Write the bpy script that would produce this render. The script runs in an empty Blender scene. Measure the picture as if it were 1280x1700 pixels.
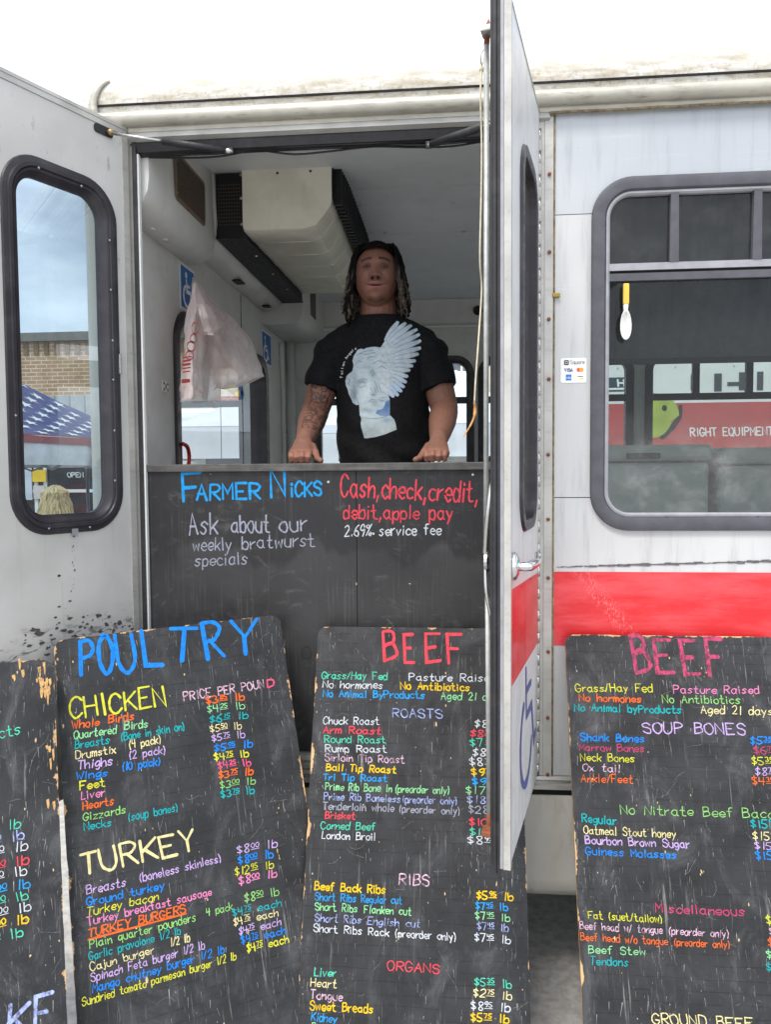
import bpy, bmesh, math, random
from mathutils import Vector, Matrix, noise as mnoise
from mathutils.geometry import tessellate_polygon
from mathutils.bvhtree import BVHTree
rng = random.Random(7)
SC = bpy.context.scene
COL = SC.collection
PI = math.pi

# ------------------------------------------------------------------ camera
YAW, PITCH, ROLL = (math.radians(v) for v in (5.27, -2.93, -0.416))
CAM = Vector((0.990, -2.331, 1.62))
FPX = 1280.0                     # focal length in photo pixels (photo 1280 x 1700)
_f = Vector((-math.sin(YAW)*math.cos(PITCH), math.cos(YAW)*math.cos(PITCH), math.sin(PITCH)))
_r = Vector((math.cos(YAW), math.sin(YAW), 0))
_u = _r.cross(_f)
CR = _r*math.cos(ROLL) + _u*math.sin(ROLL)
CU = -_r*math.sin(ROLL) + _u*math.cos(ROLL)
cam = bpy.data.cameras.new('camera')
cam.sensor_fit = 'VERTICAL'; cam.sensor_height = 24.0
cam.lens = 24.0*FPX/1700.0
cam.clip_start = 0.05; cam.clip_end = 3000
camo = bpy.data.objects.new('camera', cam); COL.objects.link(camo)
camo.matrix_world = Matrix(((CR.x, CU.x, -_f.x, CAM.x), (CR.y, CU.y, -_f.y, CAM.y), (CR.z, CU.z, -_f.z, CAM.z), (0, 0, 0, 1)))
SC.camera = camo

# ------------------------------------------------------------------ sky, sun, exposure
SUN_EL, SUN_AZ = math.radians(58), math.radians(200)      # high sun behind thin bright cloud, camera side
world = bpy.data.worlds.new('World'); SC.world = world; world.use_nodes = True
nt = world.node_tree; nt.nodes.clear()
def wn(t, **k):
    n = nt.nodes.new(t)
    for a, b in k.items(): setattr(n, a, b)
    return n
wo = wn('ShaderNodeOutputWorld'); wb = wn('ShaderNodeBackground')
sky = wn('ShaderNodeTexSky', sky_type='NISHITA', sun_disc=False, sun_elevation=SUN_EL, sun_rotation=SUN_AZ, air_density=1.0, dust_density=2.0)
tc = wn('ShaderNodeTexCoord')
mp = wn('ShaderNodeMapping'); mp.inputs['Scale'].default_value = (1.0, 1.0, 2.6)
cn = wn('ShaderNodeTexNoise'); cn.inputs['Scale'].default_value = 2.3; cn.inputs['Detail'].default_value = 7; cn.inputs['Roughness'].default_value = .55
cr_ = wn('ShaderNodeMapRange'); cr_.interpolation_type = 'SMOOTHSTEP'
cr_.inputs[1].default_value = .33; cr_.inputs[2].default_value = .62; cr_.inputs[3].default_value = .30; cr_.inputs[4].default_value = .97
mx = wn('ShaderNodeMix', data_type='RGBA')
mx.inputs[7].default_value = (9.6, 10.1, 10.9, 1)        # lit cloud, in the units of the sky model
nt.links.new(tc.outputs['Generated'], mp.inputs['Vector']); nt.links.new(mp.outputs[0], cn.inputs['Vector'])
nt.links.new(cn.outputs['Fac'], cr_.inputs[0]); nt.links.new(cr_.outputs[0], mx.inputs[0])
nt.links.new(sky.outputs[0], mx.inputs[6]); nt.links.new(mx.outputs[2], wb.inputs['Color'])
wb.inputs['Strength'].default_value = 0.11
nt.links.new(wb.outputs[0], wo.inputs[0])
sun = bpy.data.lights.new('sun', 'SUN'); sun.energy = 1.5; sun.angle = math.radians(14); sun.color = (1, .96, .9)
suno = bpy.data.objects.new('sun', sun); COL.objects.link(suno)
_sd = Vector((math.sin(SUN_AZ)*math.cos(SUN_EL), math.cos(SUN_AZ)*math.cos(SUN_EL), math.sin(SUN_EL)))
suno.rotation_euler = (-_sd).to_track_quat('-Z', 'Y').to_euler()
suno.location = (0, 0, 30)
SC.view_settings.view_transform = 'Standard'; SC.view_settings.look = 'None'
SC.view_settings.exposure = 0.92; SC.view_settings.gamma = 1; SC.view_settings.use_curve_mapping = False
SC.cycles.max_bounces = 10; SC.cycles.diffuse_bounces = 5; SC.cycles.transparent_max_bounces = 16
SC.cycles.use_denoising = True
SC.cycles.sample_clamp_indirect = 6

# ------------------------------------------------------------------ pixel -> place
def ray(x, y): return _f + CR*((x-640)/FPX) - CU*((y-850)/FPX)
def atY(x, y, Y): d = ray(x, y); return CAM + d*((Y-CAM.y)/d.y)
def atX(x, y, X): d = ray(x, y); return CAM + d*((X-CAM.x)/d.x)
def atZ(x, y, Z): d = ray(x, y); return CAM + d*((Z-CAM.z)/d.z)
def frame(o, xa, ya, za):
    return Matrix(((xa[0], ya[0], za[0], o[0]), (xa[1], ya[1], za[1], o[1]), (xa[2], ya[2], za[2], o[2]), (0, 0, 0, 1)))
def onplane(M, x, y, off=0.0):
    """pixel -> local (x, y) on the plane z=off of a frame"""
    Mi = M.inverted(); c = Mi @ CAM; d = Mi.to_3x3() @ ray(x, y)
    p = c + d*((off-c.z)/d.z); return (p.x, p.y)

# ------------------------------------------------------------------ scene objects
I4 = Matrix.Identity(4)
WM = {}
def tag(o, label=None, cat=None, group=None, kind=None):
    if label: o['label'] = label
    if cat: o['category'] = cat
    if group: o['group'] = group
    if kind: o['kind'] = kind
    return o
def _place(o, parent, M):
    COL.objects.link(o); WM[o.name] = M.copy()
    if parent is not None:
        o.parent = parent; o.matrix_basis = WM[parent.name].inverted() @ M
    else: o.matrix_basis = M
    return o
def empty(name, loc, M=None):
    o = bpy.data.objects.new(name, None); o.empty_display_size = .1
    return _place(o, None, M or Matrix.Translation(loc))
def link(name, me, parent=None, M=I4): return _place(bpy.data.objects.new(name, me), parent, M)
def mesh(name, v, f, mat=None, smooth=False, fix=True, auto=None):
    me = bpy.data.meshes.new(name); me.from_pydata([tuple(p) for p in v], [], [tuple(q) for q in f])
    if fix:
        bm = bmesh.new(); bm.from_mesh(me); bmesh.ops.recalc_face_normals(bm, faces=bm.faces); bm.to_mesh(me); bm.free()
    if mat: me.materials.append(mat)
    if smooth: me.polygons.foreach_set('use_smooth', [True]*len(me.polygons))
    if auto is not None:
        bm = bmesh.new(); bm.from_mesh(me)
        for e in bm.edges:
            if len(e.link_faces) == 2: e.smooth = e.calc_face_angle(0) < math.radians(auto)
        for q in bm.faces: q.smooth = True
        bm.to_mesh(me); bm.free()
    me.update(); return me
def obj(name, v, f, mat, parent=None, M=I4, smooth=False, fix=True, auto=None):
    return link(name, mesh(name, v, f, mat, smooth, fix, auto), parent, M)
class B:
    """collects shapes for ONE mesh"""
    def __init__(s): s.v = []; s.f = []
    def add(s, v, f):
        o = len(s.v); s.v += [tuple(p) for p in v]; s.f += [tuple(i+o for i in q) for q in f]; return s
    def to(s, name, mat, parent=None, M=I4, **k): return obj(name, s.v, s.f, mat, parent, M, **k)

# ------------------------------------------------------------------ shapes: each returns (verts, faces)
def box(x0, y0, z0, x1, y1, z1):
    v = [(x, y, z) for x in (x0, x1) for y in (y0, y1) for z in (z0, z1)]
    return v, [(0, 1, 3, 2), (4, 6, 7, 5), (0, 4, 5, 1), (2, 3, 7, 6), (0, 2, 6, 4), (1, 5, 7, 3)]
def bbox(x0, y0, z0, x1, y1, z1, r=.004, seg=2):
    bm = bmesh.new(); v, f = box(x0, y0, z0, x1, y1, z1)
    vs = [bm.verts.new(p) for p in v]
    for q in f: bm.faces.new([vs[i] for i in q])
    bmesh.ops.recalc_face_normals(bm, faces=bm.faces)
    bmesh.ops.bevel(bm, geom=list(bm.edges), offset=r, segments=seg, profile=.5, affect='EDGES')
    bm.verts.index_update(); v = [tuple(p.co) for p in bm.verts]; f = [tuple(p.index for p in q.verts) for q in bm.faces]
    bm.free(); return v, f
def rr(x0, y0, x1, y1, r, n=8):
    out = []
    for cx, cy, a in ((x1-r, y1-r, 0), (x0+r, y1-r, 90), (x0+r, y0+r, 180), (x1-r, y0+r, 270)):
        for i in range(n+1):
            t = math.radians(a+90*i/n); out.append((cx+r*math.cos(t), cy+r*math.sin(t)))
    return out
def plate(outline, t, holes=(), z=0.0):
    """flat panel with holes, front at z, back at z-t"""
    loops = [list(outline)] + [list(h) for h in holes]
    tri = tessellate_polygon([[Vector((p[0], p[1], 0)) for p in L] for L in loops])
    flat = [p for L in loops for p in L]; n = len(flat)
    v = [(p[0], p[1], z) for p in flat] + [(p[0], p[1], z-t) for p in flat]
    f = [tuple(q) for q in tri] + [tuple(i+n for i in reversed(q)) for q in tri]
    o = 0
    for L in loops:
        for i in range(len(L)):
            a, b = o+i, o+(i+1) % len(L); f.append((a, b, b+n, a+n))
        o += len(L)
    return v, f
def sheet(outline, z=0.0, holes=()):
    loops = [list(outline)] + [list(h) for h in holes]
    tri = tessellate_polygon([[Vector((p[0], p[1], 0)) for p in L] for L in loops])
    return [(p[0], p[1], z) for L in loops for p in L], [tuple(q) for q in tri]
def ring(x0, y0, x1, y1, r, prof, n=8):
    """closed moulding round a rounded rectangle; prof = [(outward, height)...]"""
    v = []; k = 4*(n+1)
    for o, h in prof: v += [(a, b, h) for a, b in rr(x0-o, y0-o, x1+o, y1+o, max(r+o, .002), n)]
    f = []; m = len(prof)
    for j in range(m):
        for i in range(k):
            f.append((j*k+i, j*k+(i+1) % k, ((j+1) % m)*k+(i+1) % k, ((j+1) % m)*k+i))
    return v, f
def tube(pts, rad, seg=10, cap=True, flat=1.0, up=None):
    pts = [Vector(p) for p in pts]; n = len(pts)
    if not hasattr(rad, '__len__'): rad = [rad]*n
    v = []; f = []; prev = None
    for i, p in enumerate(pts):
        t = (pts[min(i+1, n-1)] - pts[max(i-1, 0)]).normalized()
        if up is not None: b = t.cross(Vector(up)); a = b.cross(t)
        else:
            if prev is None: a = Vector((0, 0, 1)) if abs(t.z) < .9 else Vector((1, 0, 0))
            else: a = prev
            b = t.cross(a); a = b.cross(t)
        a.normalize(); b.normalize(); prev = a
        ra, rb = rad[i] if hasattr(rad[i], '__len__') else (rad[i]*flat, rad[i])
        for k in range(seg):
            th = 2*PI*k/seg; v.append(p + a*(ra*math.cos(th)) + b*(rb*math.sin(th)))
    for i in range(n-1):
        for k in range(seg):
            f.append((i*seg+k, i*seg+(k+1) % seg, (i+1)*seg+(k+1) % seg, (i+1)*seg+k))
    if cap: f.append(tuple(range(seg-1, -1, -1))); f.append(tuple((n-1)*seg+k for k in range(seg)))
    return v, f
def crom(P, sub=4):
    """smooth curve through points"""
    P = [Vector(p) for p in P]; n = len(P)
    if n < 3: return P
    out = []
    for i in range(n-1):
        p0, p1, p2, p3 = P[max(i-1, 0)], P[i], P[i+1], P[min(i+2, n-1)]
        for k in range(sub):
            t = k/sub
            out.append(.5*((2*p1)+(p2-p0)*t+(2*p0-5*p1+4*p2-p3)*t*t+(3*p1-p0-3*p2+p3)*t*t*t))
    return out+[P[-1]]
def lathe(prof, seg=16, axis='z', o=(0, 0, 0)):
    v = []; f = []
    for r, h in prof:
        for k in range(seg):
            a = 2*PI*k/seg; p = (r*math.cos(a), r*math.sin(a), h)
            if axis == 'x': p = (p[2], p[0], p[1])
            if axis == 'y': p = (p[0], p[2], p[1])
            v.append((p[0]+o[0], p[1]+o[1], p[2]+o[2]))
    for i in range(len(prof)-1):
        for k in range(seg): f.append((i*seg+k, i*seg+(k+1) % seg, (i+1)*seg+(k+1) % seg, (i+1)*seg+k))
    f.append(tuple(range(seg))); f.append(tuple((len(prof)-1)*seg+k for k in range(seg)))
    return v, f
def extrude_x(prof, x0, x1, nx=1):
    """profile of (y, z) points run along x, closed"""
    n = len(prof); v = []; f = []
    for i in range(nx+1):
        x = x0+(x1-x0)*i/nx; v += [(x, p[0], p[1]) for p in prof]
    for i in range(nx):
        for k in range(n): f.append((i*n+k, i*n+(k+1) % n, (i+1)*n+(k+1) % n, (i+1)*n+k))
    tri = tessellate_polygon([[Vector((p[0], p[1], 0)) for p in prof]])
    f += [tuple(q) for q in tri] + [tuple(i+nx*n for i in q) for q in tri]
    return v, f

# ------------------------------------------------------------------ materials
def S(r, g, b):
    return tuple((c/255/12.92 if c/255 <= .04045 else ((c/255+.055)/1.055)**2.4) for c in (r, g, b))
class G:
    def __init__(s, name):
        s.m = bpy.data.materials.new(name); s.m.use_nodes = True; s.t = s.m.node_tree; s.t.nodes.clear()
        s.out = s.t.nodes.new('ShaderNodeOutputMaterial'); s.p = s.t.nodes.new('ShaderNodeBsdfPrincipled')
        s.t.links.new(s.p.outputs[0], s.out.inputs[0]); s.tc = None
    def set(s, sock, v):
        if v is None: return
        if isinstance(v, bpy.types.NodeSocket): s.t.links.new(v, sock)
        elif hasattr(v, '__len__') and len(v) == 3 and sock.type == 'RGBA': sock.default_value = (*v, 1)
        else: sock.default_value = v
    def P(s, **k):
        for a, b in k.items(): s.set(s.p.inputs[a.replace('_', ' ')], b)
    def co(s, which='Object', scale=None):
        if s.tc is None: s.tc = s.t.nodes.new('ShaderNodeTexCoord')
        o = s.tc.outputs[which]
        if scale is None: return o
        m = s.t.nodes.new('ShaderNodeMapping'); m.inputs['Scale'].default_value = scale; s.t.links.new(o, m.inputs[0]); return m.outputs[0]
    def noise(s, vec, scale=5, detail=4, rough=.55, dist=0):
        n = s.t.nodes.new('ShaderNodeTexNoise'); s.set(n.inputs['Vector'], vec)
        n.inputs['Scale'].default_value = scale; n.inputs['Detail'].default_value = detail; n.inputs['Roughness'].default_value = rough
        n.inputs['Distortion'].default_value = dist; return n.outputs['Fac']
    def rng(s, fac, a, b, c=0.0, d=1.0, smooth=True):
        n = s.t.nodes.new('ShaderNodeMapRange'); n.interpolation_type = 'SMOOTHSTEP' if smooth else 'LINEAR'
        s.set(n.inputs[0], fac)
        for i, x in enumerate((a, b, c, d)): s.set(n.inputs[i+1], x)
        return n.outputs[0]
    def mix(s, fac, a, b):
        n = s.t.nodes.new('ShaderNodeMix'); n.data_type = 'RGBA'; s.set(n.inputs[0], fac); s.set(n.inputs[6], a); s.set(n.inputs[7], b); return n.outputs[2]
    def ma(s, op, a, b=None, c=None):
        n = s.t.nodes.new('ShaderNodeMath'); n.operation = op; s.set(n.inputs[0], a); s.set(n.inputs[1], b); s.set(n.inputs[2], c); return n.outputs[0]
    def sep(s, vec):
        n = s.t.nodes.new('ShaderNodeSeparateXYZ'); s.t.links.new(vec, n.inputs[0]); return n.outputs
    def bump(s, h, strength=.3, dist=.002):
        n = s.t.nodes.new('ShaderNodeBump'); n.inputs['Strength'].default_value = strength; n.inputs['Distance'].default_value = dist
        s.t.links.new(h, n.inputs['Height']); s.t.links.new(n.outputs[0], s.p.inputs['Normal'])
    def attr(s, name):
        n = s.t.nodes.new('ShaderNodeAttribute'); n.attribute_name = name; return n.outputs['Color']
def sc(c, k): return tuple(min(1, x*k) for x in c)
def mat(name, col, rough=.6, metal=0.0, var=.12, vs=6, bump=0, bs=80, grime=0, gcol=(.12, .09, .06), gs=(7, 7, 2.2), spec=.5, coat=0):
    g = G(name); o = g.co()
    c = g.mix(g.rng(g.noise(o, vs, 6), .3, .7), sc(col, 1-var), sc(col, 1+var))
    if grime:
        m = g.rng(g.noise(g.co(scale=gs), 1.6, 8, .65), .5, .78, 0, grime); c = g.mix(m, c, gcol)
    g.P(Base_Color=c, Roughness=g.rng(g.noise(o, vs*3, 4), .3, .7, max(rough-.09, .03), min(rough+.09, 1)), Metallic=metal, Specular_IOR_Level=spec, Coat_Weight=coat)
    if bump: g.bump(g.noise(o, bs, 5), bump, .002)
    return g.m
def glass(name, tint, refl=1.0, rough=.0, dust=.10, low=None):
    g = G(name); t = g.t
    tr = t.nodes.new('ShaderNodeBsdfTransparent'); gl = t.nodes.new('ShaderNodeBsdfGlossy'); gl.inputs['Roughness'].default_value = rough
    # faint dust and wipe marks on the pane
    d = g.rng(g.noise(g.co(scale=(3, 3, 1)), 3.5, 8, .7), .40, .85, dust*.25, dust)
    if low: d = g.ma('MULTIPLY', d, g.rng(g.ma('ADD', g.sep(g.co())[1], g.ma('MULTIPLY', g.noise(g.co(scale=(3, 9, 3)), 2, 5), .12)), low[0], low[1]))  # low turns the film into pale haze painted on the lower pane
    g.set(tr.inputs[0], tint)
    fr = t.nodes.new('ShaderNodeFresnel'); fr.inputs[0].default_value = 1.45
    mx = t.nodes.new('ShaderNodeMixShader'); g.set(mx.inputs[0], g.ma('MULTIPLY', fr.outputs[0], refl))
    t.links.new(tr.outputs[0], mx.inputs[1]); t.links.new(gl.outputs[0], mx.inputs[2])
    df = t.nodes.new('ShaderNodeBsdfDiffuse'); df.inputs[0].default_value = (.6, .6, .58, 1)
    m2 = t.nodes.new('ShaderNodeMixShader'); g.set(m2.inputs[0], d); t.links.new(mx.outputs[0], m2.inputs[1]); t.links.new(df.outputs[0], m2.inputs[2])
    t.nodes.remove(g.p); t.links.new(m2.outputs[0], g.out.inputs[0]); return g.m

def door_paint():
    """old white paint with grey run streaks, chips and, low down, a band of black scuffs (local z = out, y = height)"""
    g = G('worn_white_door_paint'); o = g.co()
    c = g.mix(g.rng(g.noise(o, 3, 6), .3, .7), S(180, 178, 173), S(196, 194, 190))
    st = g.rng(g.noise(g.co(scale=(26, 1.1, 26)), 1, 6, .7), .56, .8, 0, .38); c = g.mix(st, c, S(132, 127, 118))
    sp = g.rng(g.noise(o, 120, 2), .74, .78, 0, .7); c = g.mix(sp, c, S(90, 86, 80))
    y = g.sep(o)[1]
    band = g.ma('MULTIPLY', g.rng(y, .99, 1.06), g.rng(y, 1.24, 1.13))
    sc1 = g.rng(g.noise(g.co(scale=(22, 60, 22)), 1, 7, .62, .6), .54, .60)
    c = g.mix(g.ma('MULTIPLY', band, g.ma('MULTIPLY', sc1, .8)), c, S(70, 68, 67))
    # a run of scratches below the window
    hi = g.ma('MULTIPLY', g.rng(y, 1.9, 2.4), g.rng(y, 2.68, 2.5)); s2 = g.rng(g.noise(g.co(scale=(34, 12, 34)), 1, 8, .7), .6, .66, 0, .6)
    c = g.mix(g.ma('MULTIPLY', hi, s2), c, S(120, 116, 108))
    g.P(Base_Color=c, Roughness=g.rng(g.noise(o, 9), .3, .7, .38, .58)); g.bump(g.noise(o, 14, 3), .12, .004); return g.m
def body_paint(name, a, b, streakdir=(1.2, 30, 30), amt=.4, scr=S(206, 210, 214)):
    g = G(name); o = g.co()
    c = g.mix(g.rng(g.noise(o, 1.3, 4, .5), .3, .7), a, b)
    c = g.mix(g.rng(g.noise(g.co(scale=streakdir), 1.5, 8, .7), .55, .8, 0, amt), c, scr)
    c = g.mix(g.rng(g.noise(g.co(scale=(14, 1.1, 14)), 2.2, 8, .7), .48, .74, 0, .46), c, S(138, 138, 140))
    c = g.mix(g.rng(g.noise(g.co(scale=(1.6, 34, 1.6)), 3.2, 9, .75, .5), .62, .70, 0, .45), c, S(212, 214, 218))
    c = g.mix(g.rng(g.noise(o, 150, 2), .76, .8, 0, .6), c, S(80, 78, 76))
    g.P(Base_Color=c, Roughness=g.rng(g.noise(o, 12), .3, .7, .3, .5)); g.bump(g.noise(o, 5, 3), .06, .006); return g.m
def red_paint():
    g = G('scratched_red_paint'); o = g.co()
    c = g.mix(g.rng(g.noise(g.co(scale=(2.2, 9, 2.2)), 1.6, 7, .65), .35, .7), S(204, 26, 34), S(220, 74, 80))
    c = g.mix(g.rng(g.noise(g.co(scale=(2, 46, 2)), 2, 8, .72), .54, .68, 0, .55), c, S(178, 14, 24))
    x, y, z = g.sep(o)
    # a diagonal scrape with bare flecks
    d = g.ma('ABSOLUTE', g.ma('ADD', g.ma('SUBTRACT', x, 1.43), g.ma('MULTIPLY', g.ma('SUBTRACT', y, 1.23), .78)))
    sw = g.ma('MULTIPLY', g.rng(d, .045, .010), g.rng(g.noise(g.co(scale=(110, 34, 60)), 2, 9, .8), .52, .60))
    c = g.mix(g.ma('MULTIPLY', sw, .8), c, S(238, 132, 130))
    g.P(Base_Color=c, Roughness=.38, Coat_Weight=.15); return g.m
def roof_mat():
    g = G('dirty_white_roof_fibreglass'); o = g.co(); z = g.sep(o)[2]
    c = g.mix(g.rng(g.noise(o, 4, 5), .3, .7), S(206, 204, 198), S(222, 220, 215))
    low = g.rng(z, 2.92, 2.735)
    n = g.rng(g.noise(g.co(scale=(5, 5, 26)), 2.2, 9, .72), .30, .66)
    c = g.mix(g.ma('MULTIPLY', g.ma('MULTIPLY', low, n), .8), c, S(156, 143, 114))
    n2 = g.rng(g.noise(o, 75, 5, .7), .5, .64); low2 = g.rng(z, 2.80, 2.735)
    c = g.mix(g.ma('MULTIPLY', g.ma('MULTIPLY', low2, n2), .42), c, S(110, 96, 74))
    g.P(Base_Color=c, Roughness=.5); g.bump(g.noise(o, 25, 4), .1, .004); return g.m
def trim_metal(name, col=(.60, .59, .56), rough=.42, dirt=.55):
    g = G(name); o = g.co()
    c = g.mix(g.rng(g.noise(o, 9, 6), .3, .7), sc(col, .86), sc(col, 1.12))
    c = g.mix(g.rng(g.noise(g.co(scale=(6, 30, 30)), 2, 9, .72), .5, .74, 0, dirt), c, S(96, 80, 58))
    g.P(Base_Color=c, Roughness=rough, Metallic=.25); g.bump(g.noise(o, 60, 4), .15, .002); return g.m
def blackboard(name, w, h, seed, lines=.0285, wear=1.0):
    """black painted plywood: ruled lines, chalk smear, rain runs, chipped edges. local x,y in metres, top edge at y=0"""
    g = G(name); o = g.co(); m = g.t.nodes.new('ShaderNodeMapping'); m.inputs['Location'].default_value = (seed*3.7, seed*1.3, 0); g.t.links.new(o, m.inputs[0]); v = m.outputs[0]
    def sca(s3):
        k = g.t.nodes.new('ShaderNodeMapping'); k.inputs['Scale'].default_value = s3; g.t.links.new(v, k.inputs[0]); return k.outputs[0]
    c = g.mix(g.rng(g.noise(v, 5, 7, .65), .3, .72), S(22, 22, 24), S(42, 42, 44))
    if lines:
        x, y, z = g.sep(o)
        fr = g.ma('FRACT', g.ma('DIVIDE', g.ma('ADD', y, g.ma('MULTIPLY', g.noise(sca((1.5, 9, 1)), 3, 3), .016)), lines))
        ln = g.ma('MULTIPLY', g.rng(g.ma('ABSOLUTE', g.ma('SUBTRACT', fr, .5)), .05, .02), g.rng(g.noise(sca((5, 14, 1)), 3, 3), .38, .55))
        c = g.mix(g.ma('MULTIPLY', ln, .9), c, S(10, 10, 11))
    sm = g.rng(g.noise(sca((4, 2.5, 1)), 2.2, 8, .7, .8), .47, .82, 0, .5*wear); c = g.mix(sm, c, S(100, 100, 102))
    run = g.ma('MULTIPLY', g.rng(g.noise(sca((95, 3.2, 1)), 1, 6, .7), .58, .68), g.rng(g.noise(sca((3, 2.2, 1)), 2, 3), .44, .64)); c = g.mix(g.ma('MULTIPLY', run, .6*wear), c, S(140, 139, 136))
    zone = g.rng(g.noise(sca((5, 3, 1)), 1.3, 4, .6), .40, .62, .2, 1.0)
    run2 = g.ma('MULTIPLY', zone, g.rng(g.noise(sca((190, 7, 1)), 1, 5, .75), .60, .69, 0, .5*wear)); c = g.mix(run2, c, S(176, 174, 168))
    crk = g.ma('MULTIPLY', zone, g.rng(g.noise(sca((26, 26, 1)), 2.2, 9, .78, 1.6), .63, .69, 0, .6*wear)); c = g.mix(crk, c, S(186, 184, 178))
    chip = g.ma('MULTIPLY', g.rng(g.noise(sca((34, 11, 1)), 1.2, 3, .5), .735, .75), .9*wear); c = g.mix(chip, c, S(196, 172, 128))
    x, y, z = g.sep(o)
    ed = g.ma('MINIMUM', g.ma('MINIMUM', x, g.ma('SUBTRACT', w, x)), g.ma('MULTIPLY', y, -1.0))
    e1 = g.rng(g.ma('ADD', ed, g.ma('MULTIPLY', g.ma('SUBTRACT', g.noise(sca((10, 7, 1)), 1.6, 8, .7), .44), .07)), .0040, .0020)
    c = g.mix(g.ma('MULTIPLY', e1, .92), c, g.mix(g.noise(sca((90, 14, 1)), 1, 3), S(150, 104, 58), S(226, 192, 142)))
    g.P(Base_Color=c, Roughness=g.rng(g.noise(v, 14, 5), .3, .7, .48, .72), Specular_IOR_Level=.4)
    g.bump(g.noise(sca((140, 14, 1)), 1, 5, .7), .28, .0015); return g.m
_chalk = {}
CH = dict(blue=(28, 140, 238), sky=(40, 164, 236), yellow=(226, 224, 62), gold=(250, 206, 30), orange=(248, 112, 44), green=(150, 226, 160), teal=(22, 180, 184), cream=(238, 226, 164),
          lilac=(206, 176, 232), pink=(240, 140, 190), red=(238, 78, 92), white=(222, 226, 232), mint=(86, 214, 178), rose=(206, 72, 116), grey=(168, 170, 186), peri=(176, 190, 244), lime=(150, 214, 120), hot=(244, 96, 140), worn=(206, 78, 118), ltpink=(238, 196, 218))
def chalk(c):
    if c not in _chalk:
        g = G('chalk_paint_'+c); o = g.co(); col = S(*CH[c])
        k = g.mix(g.rng(g.noise(o, 70, 4), .3, .7), sc(col, .58), sc(col, .82))
        k = g.mix(g.rng(g.noise(o, 190, 5, .75), .57, .68, 0, .7), k, S(60, 58, 60))
        k = g.mix(g.rng(g.noise(g.co(scale=(90, 5, 90)), 1, 5, .7), .64, .72, 0, .55), k, S(50, 50, 52))
        if c in ('worn', 'peri', 'ltpink'): k = g.mix(g.rng(g.noise(g.co(scale=(60, 26, 60)), 1.4, 7, .75), .46, .60, 0, .75), k, S(52, 48, 50))
        g.P(Base_Color=k, Roughness=.8, Specular_IOR_Level=.2); _chalk[c] = g.m
    return _chalk[c]
def vcol(name, rough=.6, attr='col', bump=0, bs=200, spec=.4, sss=0):
    g = G(name); c = g.attr(attr)
    g.P(Base_Color=g.mix(g.rng(g.noise(g.co(), 60, 4), .3, .7, 0, .15), c, (0, 0, 0)), Roughness=rough, Specular_IOR_Level=spec)
    if bump: g.bump(g.noise(g.co(), bs, 4), bump, .001)
    return g.m
def setcol(me, cols):
    a = me.color_attributes.new('col', 'FLOAT_COLOR', 'POINT'); a.data.foreach_set('color', [x for c in cols for x in (*c, 1.0)])

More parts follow.
